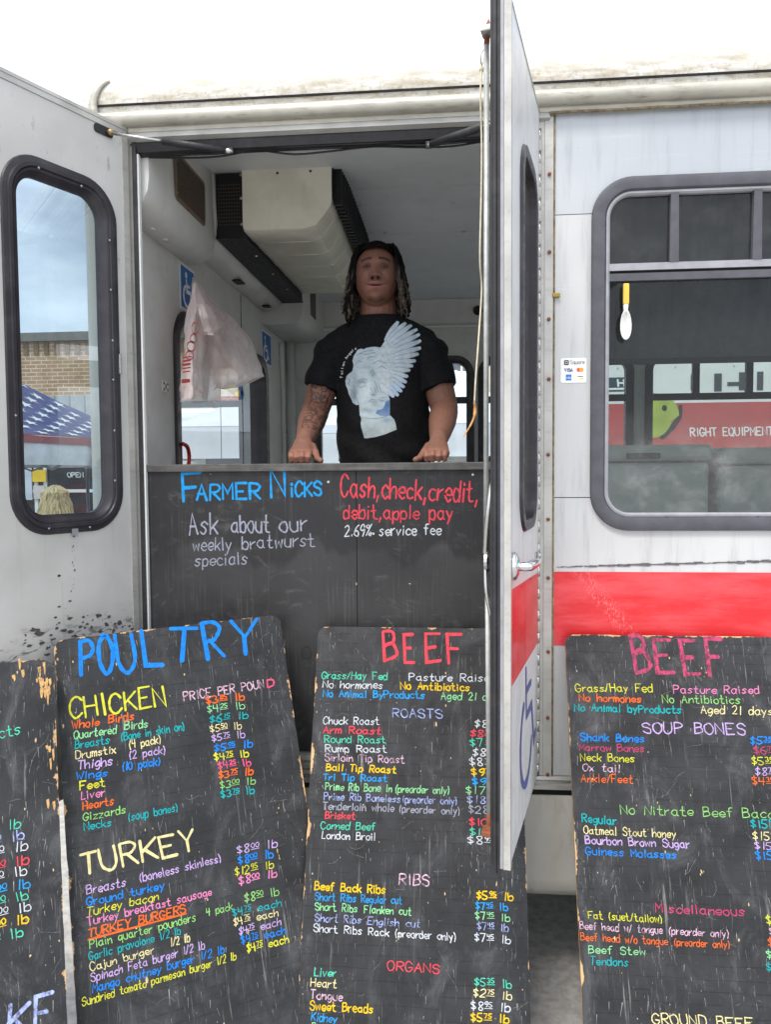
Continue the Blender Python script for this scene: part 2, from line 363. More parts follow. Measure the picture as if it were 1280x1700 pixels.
MT = dict(
    door=door_paint(), panel_hi=body_paint('weathered_pale_blue_white_paint', S(166, 171, 176), S(188, 191, 194)), panel=body_paint('weathered_white_paint', S(180, 181, 181), S(198, 198, 197), (30, 30, 1.5), .2),
    rdoor=body_paint('smooth_white_door_paint', S(196, 197, 197), S(208, 209, 208), (1.2, 30, 30), .12), red=red_paint(), roof=roof_mat(), rail=trim_metal('dirty_cream_rail', S(176, 172, 160)), alu=trim_metal('dull_aluminium', S(176, 174, 168), .36, .3),
    skirt=mat('dirty_white_skirt', S(200, 196, 186), .5, 0, .06, 5, .1, 30, .55, S(120, 108, 88)), steel=mat('bright_steel', S(190, 188, 184), .3, .9, .1, 20), chrome=mat('chrome', S(215, 216, 218), .12, 1.0, .03, 9), rust=mat('rusty_steel', S(140, 82, 52), .75, .2, .3, 40, .3, 150),
    rubber=mat('black_rubber', S(34, 33, 36), .55, 0, .25, 30, .1, 120, .25, (.12, .12, .12)), frame=mat('black_window_frame', S(42, 39, 44), .42, 0, .2, 14, .05, 60, .22, (.16, .15, .15)), greyframe=mat('faded_grey_frame', S(76, 76, 82), .48, 0, .14, 20, .06, 100, .35, S(52, 50, 54)),
    lite=mat('light_grey_sash', S(150, 150, 154), .42, .2, .1, 25, 0, 80, .3, S(80, 78, 78)),
    glass=glass('green_blue_tinted_glass', S(170, 186, 194)), glassd=glass('smoke_tinted_glass', S(180, 186, 186), .75, 0, .07), glassl=glass('painted_haze_smoke_glass', S(188, 195, 194), .75, 0, .30, (1.90, 1.66)), glassc=glass('clear_pane', S(240, 244, 244), .8),
    inner=mat('grey_interior_panel', S(204, 204, 200), .5, 0, .06, 4, .04, 220, .3, S(140, 134, 124)), ceil=mat('grey_ceiling_liner', S(226, 228, 230), .55, 0, .05, 3, .05, 260, .16, S(150, 148, 144)),
    plastic=mat('grey_moulded_plastic', S(206, 205, 201), .42, 0, .05, 5, .05, 240, .22, S(146, 140, 132)), beige=mat('beige_moulded_plastic', S(234, 229, 212), .38, 0, .07, 7, .05, 120, .28, S(140, 126, 98)), black=mat('black_perforated_steel', S(20, 20, 23), .5, .1, .2, 30, .3, 420),
    mesh=mat('brown_grille_mesh', S(92, 80, 68), .6, .2, .15, 80, .4, 500), dark=mat('dark_shadow_gap', S(18, 18, 18), .9), floor=mat('worn_bus_floor', S(140, 140, 138), .7), black_paint=mat('matt_black', S(26, 26, 28), .6),
    asphalt=mat('grey_asphalt', S(168, 165, 160), .9, 0, .2, 30, .6, 240, .3, S(80, 78, 76)), white=mat('white_plastic', S(228, 228, 224), .45, 0, .04), yellow=mat('yellow_plastic', S(232, 188, 72), .45, 0, .06), blue=mat('sign_blue', S(38, 104, 172), .5, 0, .05), navy=mat('faded_navy_print', S(84, 92, 150), .5, 0, .1, 60),
    wood=mat('bare_ply_edge', S(186, 146, 92), .75, 0, .25, 60, .3, 200), rope=mat('dirty_white_cord', S(206, 196, 172), .85, 0, .15, 90, .4, 700), frayed=mat('frayed_tan_cord', S(190, 140, 84), .9, 0, .2, 90))
# ------------------------------------------------------------------ hand lettering: single-stroke glyphs drawn as painted ribbons
# two characters a point: x digit, y digit (a=10, b=11, x=-1, y=-2, z=-3); ';' ends a stroke, '~' makes it a smooth curve
GL = {
 'A': '00 3a 60;14 54', 'B': '00 0a;~0a 4a 58 46 05;~05 46 63 51 00', 'C': '~68 4a 2a 07 03 20 40 62', 'D': '00 0a;~0a 3a 68 62 30 00', 'E': '6a 0a 00 60;05 45', 'F': '6a 0a 00;05 45',
 'G': '~68 4a 2a 07 03 20 40 63 64;64 34', 'H': '0a 00;6a 60;05 65', 'I': '2a 20', 'J': '~5a 53 40 20 02', 'K': '0a 00;6a 04;25 60', 'L': '0a 00 50', 'M': '00 0a 34 6a 60', 'N': '00 0a 60 6a',
 'O': '~3a 08 03 20 40 63 67 4a 2a', 'P': '00 0a;~0a 4a 68 56 35 05', 'Q': '~3a 08 03 20 40 63 67 4a 2a;42 6x', 'R': '00 0a;~0a 4a 68 56 35 05;25 60', 'S': '~68 4a 2a 08 16 45 63 50 20 02', 'T': '0a 6a;3a 30',
 'U': '~0a 03 20 40 63 6a', 'V': '0a 30 6a', 'W': '0a 20 37 50 7a', 'X': '0a 60;6a 00', 'Y': '0a 35 6a;35 30', 'Z': '0a 6a 00 60',
 'a': '~55 36 15 03 11 30 52;56 51 60', 'b': '0a 00;~04 26 46 54 52 40 20 01', 'c': '~55 36 15 03 11 30 51', 'd': '5a 50;~54 36 16 04 02 10 30 52', 'e': '~03 53 55 36 15 03 11 30 51', 'f': '~5a 3a 28 20;06 46',
 'g': '~55 36 15 03 11 31 53;~56 50 3z 1y', 'h': '0a 00;~03 25 46 54 50', 'i': '16 10;18 19', 'j': '~26 20 1z 0y;28 29', 'k': '0a 00;56 02;23 50', 'l': '1a 10', 'm': '06 00;~03 15 26 34 30;~33 45 56 64 60',
 'n': '06 00;~03 25 46 54 50', 'o': '~26 04 02 20 40 52 54 46 26', 'p': '06 0z;~04 26 46 54 52 40 20 01', 'q': '~55 36 15 03 11 31 53;56 5z', 'r': '06 00;~03 25 46', 's': '~55 36 15 14 33 42 41 20 01', 't': '~2a 24 21 30 50;06 46',
 'u': '~06 02 20 40 52 56;56 50', 'v': '06 20 56', 'w': '06 10 35 50 66', 'x': '06 50;56 00', 'y': '06 22;56 1z', 'z': '06 56 00 50',
 '0': '~3a 07 03 20 40 53 57 3a', '1': '2a 20', '2': '~08 2a 4a 57 34 00;00 50', '3': '~09 2a 49 47 35;~35 53 41 20 01', '4': '0a 05 55;4a 40', '5': '5a 1a 06;~06 35 53 41 20 01', '6': '~5a 28 04 02 20 40 52 44 25 03',
 '7': '0a 5a 20', '8': '~35 18 2a 4a 58 35 12 20 40 52 35', '9': '~57 35 16 18 3a 5a 57 54 30', '$': '~58 39 18 17 35 53 52 31 12;3b 3x', '%': '~2a 08 27 48 2a;6a 00;~53 31 50 62 53', '(': '~3a 15 2x', ')': '~0a 25 1x',
 '/': '00 4a', ',': '11 0y', '.': '10 11', '-': '04 34', "'": '1a 18', ' ': ''}
YM = {'a': 10, 'b': 11, 'x': -1, 'y': -2, 'z': -3}
def _gp(t): return (int(t[0]), YM.get(t[1], None) if t[1] in YM else int(t[1]))
GLY = {}
for _c, _s in GL.items():
    st = []
    for q in _s.split(';'):
        if q: st.append((q[0] == '~', [_gp(t) for t in q.lstrip('~').split()]))
    GLY[_c] = (st, max([p[0] for a, b in st for p in b] or [2]))
NARROW = {'1': 2.4, 'l': 2, 'i': 2, 'I': 3, ' ': 5.4, ',': 2, '.': 2, "'": 2}
def ribbon(b, pts, w, z):
    """flat painted stroke with rounded ends"""
    P = [Vector((p[0], p[1])) for p in pts]
    P = [p for i, p in enumerate(P) if i == 0 or (p-P[i-1]).length > 1e-6]
    if len(P) == 1: P.append(P[0]+Vector((w*.2, 0)))
    n = len(P); L = []; R = []
    for i in range(n):
        d0 = (P[i]-P[i-1]).normalized() if i else None; d1 = (P[i+1]-P[i]).normalized() if i < n-1 else None
        if d0 is None: d = d1; k = 1
        elif d1 is None: d = d0; k = 1
        else:
            d = d0+d1
            d = d.normalized() if d.length > .25 else d1
            k = min(1/max(abs(d.dot(d1)), .5), 1.5)
        nn = Vector((-d.y, d.x))*w*k*(1+.16*math.sin(i*1.7+P[0].x*900)); L.append(P[i]+nn); R.append(P[i]-nn)
    v = [(p.x, p.y, z) for p in L] + [(p.x, p.y, z) for p in R]
    f = [(i, i+n, i+n+1, i+1) for i in range(n-1)]
    for end, d in ((0, (P[0]-P[1]).normalized()), (n-1, (P[-1]-P[-2]).normalized())):
        s = Vector((-d.y, d.x)); o = len(v)
        arc = [P[end]+s*w*math.cos(t)+d*w*math.sin(t) for t in (PI*.25, PI*.5, PI*.75)]
        v += [(p.x, p.y, z) for p in arc]
        a0, a1 = (end+n, end) if end == 0 else (end, end+n)
        f.append((a0, o, o+1, o+2, a1))
    b.add(v, f)
def text_shape(b, txt, p0, p1, h, w, z=.0006, jit=.065, wob=.034, r=rng):
    """letters from p0 to p1 (local plane), capital height h, stroke half-width w. ^..^ = small raised underlined figures"""
    # layout in glyph units
    items = []; x = 0; sup = False; sx0 = 0; lines = []
    for c in txt:
        if c == '^':
            if not sup: sx0 = x
            else: lines.append((sx0-.2, x-.8))
            sup = not sup; continue
        st, gw = GLY.get(c, GLY[' ']); k = .60 if sup else 1.0; dy = 4.6 if sup else 0
        if c in NARROW: gw = NARROW[c]
        items.append((st, x, k, dy, gw)); x += (gw+2.0)*k
    sl0 = r.uniform(.02, .16) if wob else 0
    W = max(x-2.0, 1); ux = Vector((p1[0]-p0[0], p1[1]-p0[1])); length = ux.length; ux.normalize(); uy = Vector((-ux.y, ux.x))
    sx = length/W; sy = h/10; o = Vector(p0); zi = 0
    for st, x0, k, dy, gw in items:
        oy = r.uniform(-1, 1)*wob*10; rot = r.uniform(-1, 1)*wob*2.2; gh = 1+r.uniform(-1, 1)*wob*2.2
        for sm, pts in st:
            q = [(x0+(p[0]+(rot+sl0-.08)*p[1])*k, dy+p[1]*k*gh+oy) for p in pts]
            q = [(a+r.uniform(-1, 1)*jit*3*k, bb+r.uniform(-1, 1)*jit*5*k) for a, bb in q]
            q = [o+ux*(a*sx)+uy*(bb*sy) for a, bb in q]
            if sm: q = [Vector(t[:2]) for t in crom([(t.x, t.y, 0) for t in q], 4)]
            ribbon(b, q, w*(1.0 if k == 1 else .8)*r.uniform(.88, 1.12), z+.00012*(zi % 6)); zi += 1
    for a, c in lines:
        ribbon(b, [o+ux*(a*sx)+uy*(2.4*sy), o+ux*(c*sx)+uy*(2.7*sy)], w*.62, z+.00012*(zi % 6)); zi += 1
ZM = {2: (80, 1000, 2.909), 3: (80, 1340, 2.909), 4: (480, 1020, 3.048), 5: (480, 1360, 3.048), 6: (920, 1030, 3.5556), 7: (920, 1320, 3.5556), 8: (0, 1340, 4.7214), 1: (0, 1000, 4.723), 9: (230, 760, 2.169)}
def letter(M, parent, zm, rows, hd, wd=.13, wob=.03):
    """rows: (text, x0, y0, x1, y1, colour[, height[, stroke]]) in the coordinates of an enlarged view of the photograph"""
    ox, oy, s = ZM[zm]
    for t in rows:
        txt, x0, y0, x1, y1, c = t[:6]; h = (t[6] if len(t) > 6 else hd); h *= .9 if h < 60 else 1
        p0 = onplane(M, ox+x0/s, oy+y0/s); p1 = onplane(M, ox+x1/s, oy+y1/s)
        pt = onplane(M, ox+x0/s, oy+(y0-h)/s); hh = math.hypot(pt[0]-p0[0], pt[1]-p0[1])
        b = B(); text_shape(b, txt, p0, p1, hh, hh*(t[7] if len(t) > 7 else wd)*.50, wob=wob)
        b.to('lettering', chalk(c), parent, M, fix=False)
def symbol(b, x0, y0, h, w, z=.0008, flip=False):
    """wheelchair sign drawn in strokes, bottom corner x0,y0, height h"""
    k = h/10; s = -1 if flip else 1
    T = lambda p: (x0+s*p[0]*k, y0+p[1]*k)
    b.add(*sheet([T((3.6+.95*math.cos(t*PI/6), 9.1+.95*math.sin(t*PI/6))) for t in range(12)], z))
    ribbon(b, [T(p) for p in ((3.7, 7.6), (4.0, 4.4), (6.9, 4.4), (8.2, 1.3), (9.3, 1.7))], w, z+.0002)
    ribbon(b, [T(p) for p in ((3.8, 6.1), (6.4, 6.1))], w*.8, z+.0004)
    ribbon(b, [T((4.0+3.0*math.cos(math.radians(a)), 2.9+3.0*math.sin(math.radians(a)))) for a in range(118, 351, 14)], w, z+.0006)

# ------------------------------------------------------------------ ground
RX, FX = -.07, 5.2          # inner rear wall, front end of the built body
FY = 2.5                    # inner far wall
FLOOR = .70
gp = []
for sx, sy in ((-1, -1), (1, -1), (1, 1), (-1, 1)): gp.append((sx*400, sy*400, 0))
tag(obj('ground', gp, [(0, 1, 2, 3)], MT['asphalt']), kind='structure')

# ------------------------------------------------------------------ the bus
bus = empty('shuttle_bus', (2.4, 1.22, 0))
tag(bus, 'old white shuttle bus with red stripe and double side doors swung open', 'bus')
FACE = frame((0, 0, 0), (1, 0, 0), (0, 0, 1), (0, -1, 0))
fx = lambda x, y, off=0.0: onplane(FACE, x, y, off)
def part(name, shape, m, parent=bus, M=I4, **k):
    if isinstance(shape, B): return shape.to(name, m, parent, M, **k)
    return obj(name, shape[0], shape[1], m, parent, M, **k)
RAILZ = 2.655
HX = 1.262                  # edge of the hinge post
# side window, outer edge of its frame
wx0 = 1.384; wz0, wz1 = 1.443, 2.468; wx1 = 2.78; wr = .115
zs1, zs0 = fx(950, 356)[1], fx(950, 826)[1]
mid = lambda o: rr(wx0+o, wz0+o, wx1-o, wz1-o, wr-o, 10)
m10 = mid(.014)
top_arc = [p for p in m10 if p[1] > zs1]; bot_arc = [p for p in m10 if p[1] < zs0]
g_ = .0012
part('upper_panel', plate([(HX, zs1+g_), (HX, RAILZ), (FX, RAILZ), (FX, zs1+g_), (wx1-.014, zs1+g_)] + top_arc + [(wx0+.014, zs1+g_)], .03), MT['panel_hi'], M=FACE)
part('middle_panel', plate([(HX, zs0+g_), (HX, zs1-g_), (wx0+.014, zs1-g_), (wx0+.014, zs0+g_)], .03), MT['panel'], M=FACE)
part('middle_panel', plate([(wx1-.014, zs0+g_), (wx1-.014, zs1-g_), (wx1+.15, zs1-g_), (wx1+.15, zs0+g_)], .03), MT['panel'], M=FACE)
part('middle_panel', plate([(FX-.2, zs0+g_), (FX-.2, zs1-g_), (FX, zs1-g_), (FX, zs0+g_)], .03), MT['panel'], M=FACE)
sw2 = part('second_window', ring(wx1+.15, zs0, FX-.2, zs1, .02, [(0, .0), (.02, .01), (.03, .001), (.0, -.03), (-.02, -.03)], 4), MT['greyframe'], M=FACE)
part('pane', sheet([(wx1+.15, zs0), (FX-.2, zs0), (FX-.2, zs1), (wx1+.15, zs1)], -.012), MT['glassd'], sw2, FACE)
part('lower_panel', plate([(HX, .70), (HX, zs0-g_), (wx0+.014, zs0-g_)] + bot_arc + [(wx1-.014, zs0-g_), (FX, zs0-g_), (FX, .70)], .03), MT['panel'], M=FACE)
part('backing', plate([(HX, .72), (HX, RAILZ-.01), (FX, RAILZ-.01), (FX, .72)], .012, [mid(.02), rr(wx1+.15, zs0, FX-.2, zs1, .02, 2)], z=-.032), MT['dark'], M=FACE)
# red stripe and the scraped groove above it
rz1, rz0 = fx(916, 949)[1], fx(916, 1071)[1]
part('red_stripe', plate([(HX+.004, rz0), (HX+.004, rz1), (FX, rz1), (FX, rz0)], .0014, z=.0016), MT['red'], M=FACE)
gr = B(); q0, q1 = fx(925, 941), fx(1290, 931)
for i in range(46):
    a = i/46; x = q0[0]+(q1[0]-q0[0])*a; z = q0[1]+(q1[1]-q0[1])*a+rng.uniform(-.0012, .0012); h = rng.uniform(.0012, .0042) if a > .12 else rng.uniform(.0008, .002)
    ribbon(gr, [(x, z), (x+(q1[0]-q0[0])/46*rng.uniform(.8, 1.7), z+rng.uniform(-.001, .001))], h, .0018+.0001*(i % 4))
part('scrape', gr, mat('bare_scrape', S(98, 96, 96), .7, .2, .25, 90), M=FACE, fix=False)
# rear quarter of the side, rounded rear corner and the rear wall
qt = [(-.005, 0), (-.12, 0)] + [(-.12-.05*math.sin(t*PI/12), .05-.05*math.cos(t*PI/12)) for t in range(1, 7)] + [(-.17, 2.39)] + [(-.12-.05*math.cos(t*PI/12), 2.39+.05*math.sin(t*PI/12)) for t in range(1, 7)]
q = B(); nq = len(qt)
q.add([(x, y, z) for z in (.31, RAILZ) for x, y in qt], [(i, i+1, i+1+nq, i+nq) for i in range(nq-1)])
RWIN = frame((RX, 0, 0), (0, 1, 0), (0, 0, 1), (1, 0, 0))      # inner face of the rear wall
rw0 = onplane(RWIN, 297, 768); rw1 = onplane(RWIN, 441, 615)
ry0, ry1 = rw0[0]-.02, rw1[0]; rzb, rzt = 1.35, 2.235
# rear skin with the window cut out (the curved corners stay one sheet)
qc = B(); sel = [p for p in qt if p[1] <= .051]; nn_ = len(sel)
qc.add([(x, y, z) for z in (.31, RAILZ) for x, y in sel], [(i, i+1, i+1+nn_, i+nn_) for i in range(nn_-1)])
part('rear_quarter', qc, MT['skirt'], smooth=True)
ROUT = frame((-.17, 0, 0), (0, -1, 0), (0, 0, 1), (-1, 0, 0))
part('rear_skin', plate([(-2.42, .31), (-.05, .31), (-.05, RAILZ), (-2.42, RAILZ)], .02, [rr(-ry1-.10, rzb-.03, -ry0, rzt+.03, .12, 8)]), MT['skirt'], M=ROUT)
part('rear_wall', plate([(.03, FLOOR), (FY, FLOOR), (FY, 2.66), (.03, 2.66)], .03, [rr(ry0, rzb, ry1, rzt, .12, 8)]), MT['inner'], M=RWIN)
# gutter, header, roof
prof = [(0, 2.735), (-.012, 2.735), (-.014, 2.716), (-.030, 2.714)] + [(-.034-.016*math.cos(t), 2.690+.020*math.sin(t)) for t in [PI*.35-PI*1.0*i/8*1.05 for i in range(9)]][::1] + [(-.018, 2.668), (-.014, 2.655), (0, 2.652)]
prof = [(0, 2.735), (-.014, 2.735), (-.016, 2.715), (-.030, 2.713), (-.042, 2.706), (-.048, 2.694), (-.047, 2.682), (-.040, 2.672), (-.028, 2.668), (-.018, 2.668), (-.016, 2.656), (0, 2.655)]
part('gutter_rail', extrude_x(prof, -.115, FX, 1), MT['rail'], auto=40)
sealm = mat('cracked_brown_sealant', S(126, 112, 86), .9, 0, .4, 60, .5, 160)
part('sealant_bead', tube([(HX+i*.06, -.017+rng.uniform(-.001, .001), 2.653+rng.uniform(-.0015, .0015)) for i in range(64)], .0042, 6), sealm, smooth=True)
for i in range(14):
    x = -.02+i*.118+rng.uniform(-.01, .01)
    part('rail_screw', lathe([(.0045, 0), (.0045, .002), (.0025, .0035)], 8, 'y', (x, -.0165, 2.724)), MT['rust'])
rh = [(-.018, 2.716), (-.022, 2.740), (-.022, 2.78), (-.012, 2.83), (.015, 2.885), (.075, 2.945), (.20, 2.995), (.50, 3.03), (.85, 3.045)]; rp = rh + [(1.22, 3.05)] + [(2.44-y, z) for y, z in reversed(rh)]
v = []; f = []; n = len(rp); xs = [-.165, -.162, -.15, -.12, -.06, .05, .3, 1.5, FX]; ks = [.0, .30, .55, .78, .92, .985, 1, 1, 1]
for x, k in zip(xs, ks):
    for y, z in rp: v.append((x, 1.22+(y-1.22)*(.965+.035*min(1, k*1.2)), 2.716+(z-2.716)*k))
for i in range(len(xs)-1):
    for j in range(n-1): f.append((i*n+j, i*n+j+1, (i+1)*n+j+1, (i+1)*n+j))
roof = obj('roof', v, f, MT['roof'], bus, smooth=True)
b = B(); arc = [(-.055-.05*min(1, i/7), -.024+.006*i/7*i*.6, 2.715+.0135*i) for i in range(4)]
tail = crom([(-.100, -.03, 2.70), (-.104, -.028, 2.74), (-.094, -.026, 2.775), (-.076, -.022, 2.80), (-.055, -.016, 2.812)], 5)
part('roof_gap', extrude_x([(-.026, 2.738), (-.020, 2.7385), (-.019, 2.733), (-.026, 2.7325)], -.10, FX, 1), MT['dark'], roof)
part('roof_corner_trim', tube(tail, [.012-.009*i/(len(tail)-1) for i in range(len(tail))], 8, flat=1.4), MT['rail'], roof, smooth=True)
# header above the doorway: aluminium lip, dark seal, wires
part('door_header', extrude_x([(-.012, 2.668), (-.016, 2.640), (.0, 2.632), (.045, 2.632), (.045, 2.668)], -.01, HX, 1), MT['alu'])
part('header_seal', extrude_x([(.0, 2.634), (-.004, 2.626), (.004, 2.604), (.03, 2.598), (.05, 2.634)], 0.0, HX-.03, 1), MT['rubber'])
for k in range(3):
    part('header_wire', tube(crom([(.02+i*.12, .012+.012*k, 2.602+.006*rng.random()-(.006*k if i % 3 else 0)) for i in range(11)], 4), .0032, 6), MT['rubber'], smooth=True)
for x, y in ((410, 199), (551, 196)):
    p = fx(x, y); part('header_screw', lathe([(.008, 0), (.0075, .003), (.003, .006)], 8, 'y', (p[0], -.021, p[1])), MT['rust'])
# jambs of the doorway
part('rear_jamb', plate([(-.006, .70), (.004, .70), (.004, 2.634), (-.006, 2.634)], .05, z=.002), MT['alu'], M=FACE)
part('door_seal', box(.004, -.004, .72, .016, .03, 2.632), MT['rubber'])
part('seal_lip', box(.016, .004, .72, .021, .02, 2.60), MT['white'])
# hinge post on the window side, screws and a piano hinge with its knuckles
pl, pr_ = fx(903, 760)[0], fx(917, 760)[0]
part('hinge_post', plate([(pl, .70), (pr_, .70), (pr_, 2.66), (pl+.012, 2.66), (pl, 2.645)], .05, z=.006), MT['alu'], M=FACE)
part('post_seal', tube([(pr_+.003, -.004+rng.uniform(-.0008, .0008), .70+i*.05) for i in range(40)], .003, 6), sealm, smooth=True)
scr = mesh('post_screw', *lathe([(.0055, 0), (.0055, .002), (.003, .004), (.001, .0042)], 10, 'y'), MT['rust'], True)
for x, y in ((912, 187), (912, 291), (912, 420), (911, 531), (911, 630), (910, 755), (910, 862), (910, 959), (910, 1081), (909, 1190), (909, 1284)):
    p = fx(x, y); link('post_screw', scr, bus, frame((p[0], -.0095, p[1]), (1, 0, 0), (0, -1, 0), (0, 0, -1)) @ Matrix.Rotation(rng.random()*3, 4, 'Y'))
hx = 1.2335
hinge = part('hinge', box(hx-.006, -.004, .70, pl-.0005, .012, 2.64), MT['alu'])
kn = mesh('knuckle', *lathe([(.0055, 0), (.0062, .001), (.0062, .031), (.0055, .032)], 10), MT['alu'], True)
kd = mesh('knuckle', *lathe([(.0050, 0), (.0050, .030)], 10), MT['steel'], True)
z = .705; i = 0
while z < 2.60:
    link('knuckle', kn if i % 2 else kd, hinge, Matrix.Translation((hx, -.011, z))); z += .0335; i += 1
# sill and skirt
part('door_sill', extrude_x([(.02, .742), (-.006, .742), (-.010, .730), (-.006, .728), (-.006, .718), (-.012, .716), (-.012, .704), (-.004, .702), (-.004, .690), (.02, .690)], -.005, pl-.04, 1), MT['alu'])
part('body_moulding', extrude_x([(.0, .699), (-.010, .699), (-.014, .690), (-.006, .684), (-.006, .676), (-.014, .672), (-.014, .660), (0, .656)], -.165, FX, 1), MT['alu'])
part('moulding_gap', extrude_x([(.0, .655), (-.003, .655), (-.003, .640), (0, .640)], -.165, FX, 1), MT['dark'])
sk = [(0, .640), (-.006, .638), (-.008, .60), (-.004, .50), (.0, .42), (-.004, .38), (-.002, .345), (.012, .322), (.04, .314), (.06, .330), (.06, .64)]
part('skirt', extrude_x(sk, -.165, FX, 1), MT['skirt'], auto=50)
part('underbody', box(-.1, .25, .38, FX, 2.2, .62), MT['dark'])
for x in (2.9,):
    w_ = part('rear_wheel', lathe([(.30, 0), (.37, .02), (.39, .06), (.39, .20), (.37, .24), (.30, .26)], 28, 'y', (x+1.2, .12, .39)), MT['rubber'], smooth=True)
    part('rim', lathe([(.05, 0), (.22, .01), (.25, .05), (.25, .14)], 24, 'y', (x+1.2, .11, .39)), MT['steel'], w_)
    w2 = part('rear_wheel', lathe([(.30, 0), (.37, .02), (.39, .06), (.39, .20), (.37, .24), (.30, .26)], 28, 'y', (x+1.2, 2.06, .39)), MT['rubber'], smooth=True)
    part('rim', lathe([(.05, 0), (.22, .01), (.25, .05), (.25, .14)], 24, 'y', (x+1.2, 2.19, .39)), MT['steel'], w2)

# interior shell
part('floor', box(RX, .03, .64, FX, FY, FLOOR), MT['floor'])
cz = lambda y: 2.655+.185*(1-((y-1.25)/1.25)**2)
ys = [0.03+i*(FY-.03)/24 for i in range(25)]
def ceil_strip(x0, x1, y0, y1, m, nm):
    k = 10; v = []; f = []
    for i in range(k+1):
        y = y0+(y1-y0)*i/k
        for x in (x0, x1): v += [(x, y, cz(y)), (x, y, cz(y)+.012)]
    for i in range(k):
        a = i*4; f += [(a, a+2, a+6, a+4), (a+1, a+5, a+7, a+3), (a, a+4, a+5, a+1), (a+2, a+3, a+7, a+6)]
    f += [(0, 1, 3, 2), (k*4, k*4+2, k*4+3, k*4+1)]
    return part(nm, (v, f), m, auto=40)
s1 = atY(650, 333, 1.0); sy1 = 1.02; sy2 = 1.62
xg = [RX, 1.9, 3.6, FX]
for a, bnd in ((.03, sy1-.003), (sy1+.003, sy2-.002), (sy2+.002, FY)):
    for x0, x1 in zip(xg, xg[1:]): ceil_strip(x0+.001, x1-.001, a, bnd, MT['ceil'], 'ceiling_panel')
part('ceiling_backing', box(RX+.1, .45, 2.86, FX, 2.0, 2.88), MT['dark'])
cs = mesh('ceiling_button', *lathe([(.010, 0), (.009, -.004), (.005, -.007)], 10), MT['plastic'], True)
for x, y in ((598, 341), (752, 337), (612, 388), (640, 386), (770, 384)):
    p = atY(x, y, 1.1)
    for _ in range(6): p = atZ(x, y, cz(p.y))
    link('ceiling_button', cs, bus, Matrix.Translation(p))
# far wall with windows
FAR = frame((0, FY, 0), (1, 0, 0), (0, 0, 1), (0, -1, 0))
ff = lambda x, y: onplane(FAR, x, y)
fw = [(ff(521, 600)[0], ff(786, 600)[0]), (ff(795, 600)[0], ff(1052, 600)[0]), (ff(1073, 600)[0], ff(1073, 600)[0]+1.15), (ff(1073, 600)[0]+1.22, FX-.2)]
fz1 = 2.335; fz0 = 1.36; fzm0, fzm1 = 2.045, 2.085
part('far_wall', plate([(RX, FLOOR), (FX, FLOOR), (FX, 2.64), (RX, 2.64)], .05, [rr(a+.02, fz0, b_-.02, fz1-.02, .09, 8) for a, b_ in fw]), MT['inner'], M=FAR)
for k, (a, b_) in enumerate(fw):
    w = part('far_window', ring(a+.025, fz0+.005, b_-.025, fz1-.025, .085, [(0, .012), (.028, .012), (.03, .002), (.002, -.05), (-.018, -.05), (-.018, .004)]), MT['frame'], M=FAR, auto=40)
    part('crossbar', plate([(a+.02, fzm0), (b_-.02, fzm0), (b_-.02, fzm1), (a+.02, fzm1)], .03, z=.004), MT['frame'], w, FAR)
    part('pane', sheet(rr(a+.03, fz0+.01, b_-.03, fz1-.03, .08, 6), -.02), MT['glassc'], w, FAR)
    nmul = {0: [], 1: [], 2: [ff(1157, 600)[0], ff(1246, 600)[0]], 3: []}[k]
    for xm in nmul: part('mullion', plate([(xm-.02, fzm1), (xm+.02, fzm1), (xm+.02, fz1-.03), (xm-.02, fz1-.03)], .03, z=.003), MT['frame'], w, FAR)
# cove panel along the far wall, corner post
part('far_cove', extrude_x([(FY-.002, 2.52), (FY-.03, 2.535), (FY-.055, 2.60), (FY-.07, 2.67), (FY-.002, 2.68)], RX, FX, 1), MT['plastic'], auto=40)
part('cove_lip', extrude_x([(FY-.004, 2.512), (FY-.014, 2.512), (FY-.014, 2.522), (FY-.004, 2.522)], RX, FX, 1), MT['white'])
part('corner_post', tube([(RX+.03, FY-.05, FLOOR), (RX+.03, FY-.05, 2.45)], .028, 12), MT['inner'], smooth=True)
part('conduit', tube(crom([(RX+.012, FY-.20, FLOOR), (RX+.012, FY-.20, 2.0), (RX+.012, FY-.24, 2.40)], 4), .014, 8), MT['inner'], smooth=True)
E2 = frame((0, FY-.02, 0), (1, 0, 0), (0, 0, 1), (0, -1, 0))
ex = ff(793, 500); el = part('emergency_light', bbox(ex[0]-.03, FY-.06, ex[1]-.05, ex[0]+.10, FY-.002, ex[1]+.02, .006), MT['white']); part('lamp', lathe([(.02, 0), (.03, .02), (.026, .035)], 12, 'y', (ex[0], FY-.09, ex[1]-.07)), MT['black'], el)
# rear window inside the bus
rwf = part('rear_window', ring(ry0, rzb, ry1, rzt, .12, [(-.03, -.03), (-.03, .010), (.0, .014), (.018, .012), (.02, .002), (.0, -.09), (-.012, -.09)]), MT['frame'], M=RWIN, auto=40)
part('pane', sheet(rr(ry0, rzb, ry1, rzt, .12, 8), -.055), MT['glassc'], rwf, RWIN)
part('wall_seam', box(RX, 1.44, FLOOR, RX+.002, 1.446, 2.5), MT['dark'])
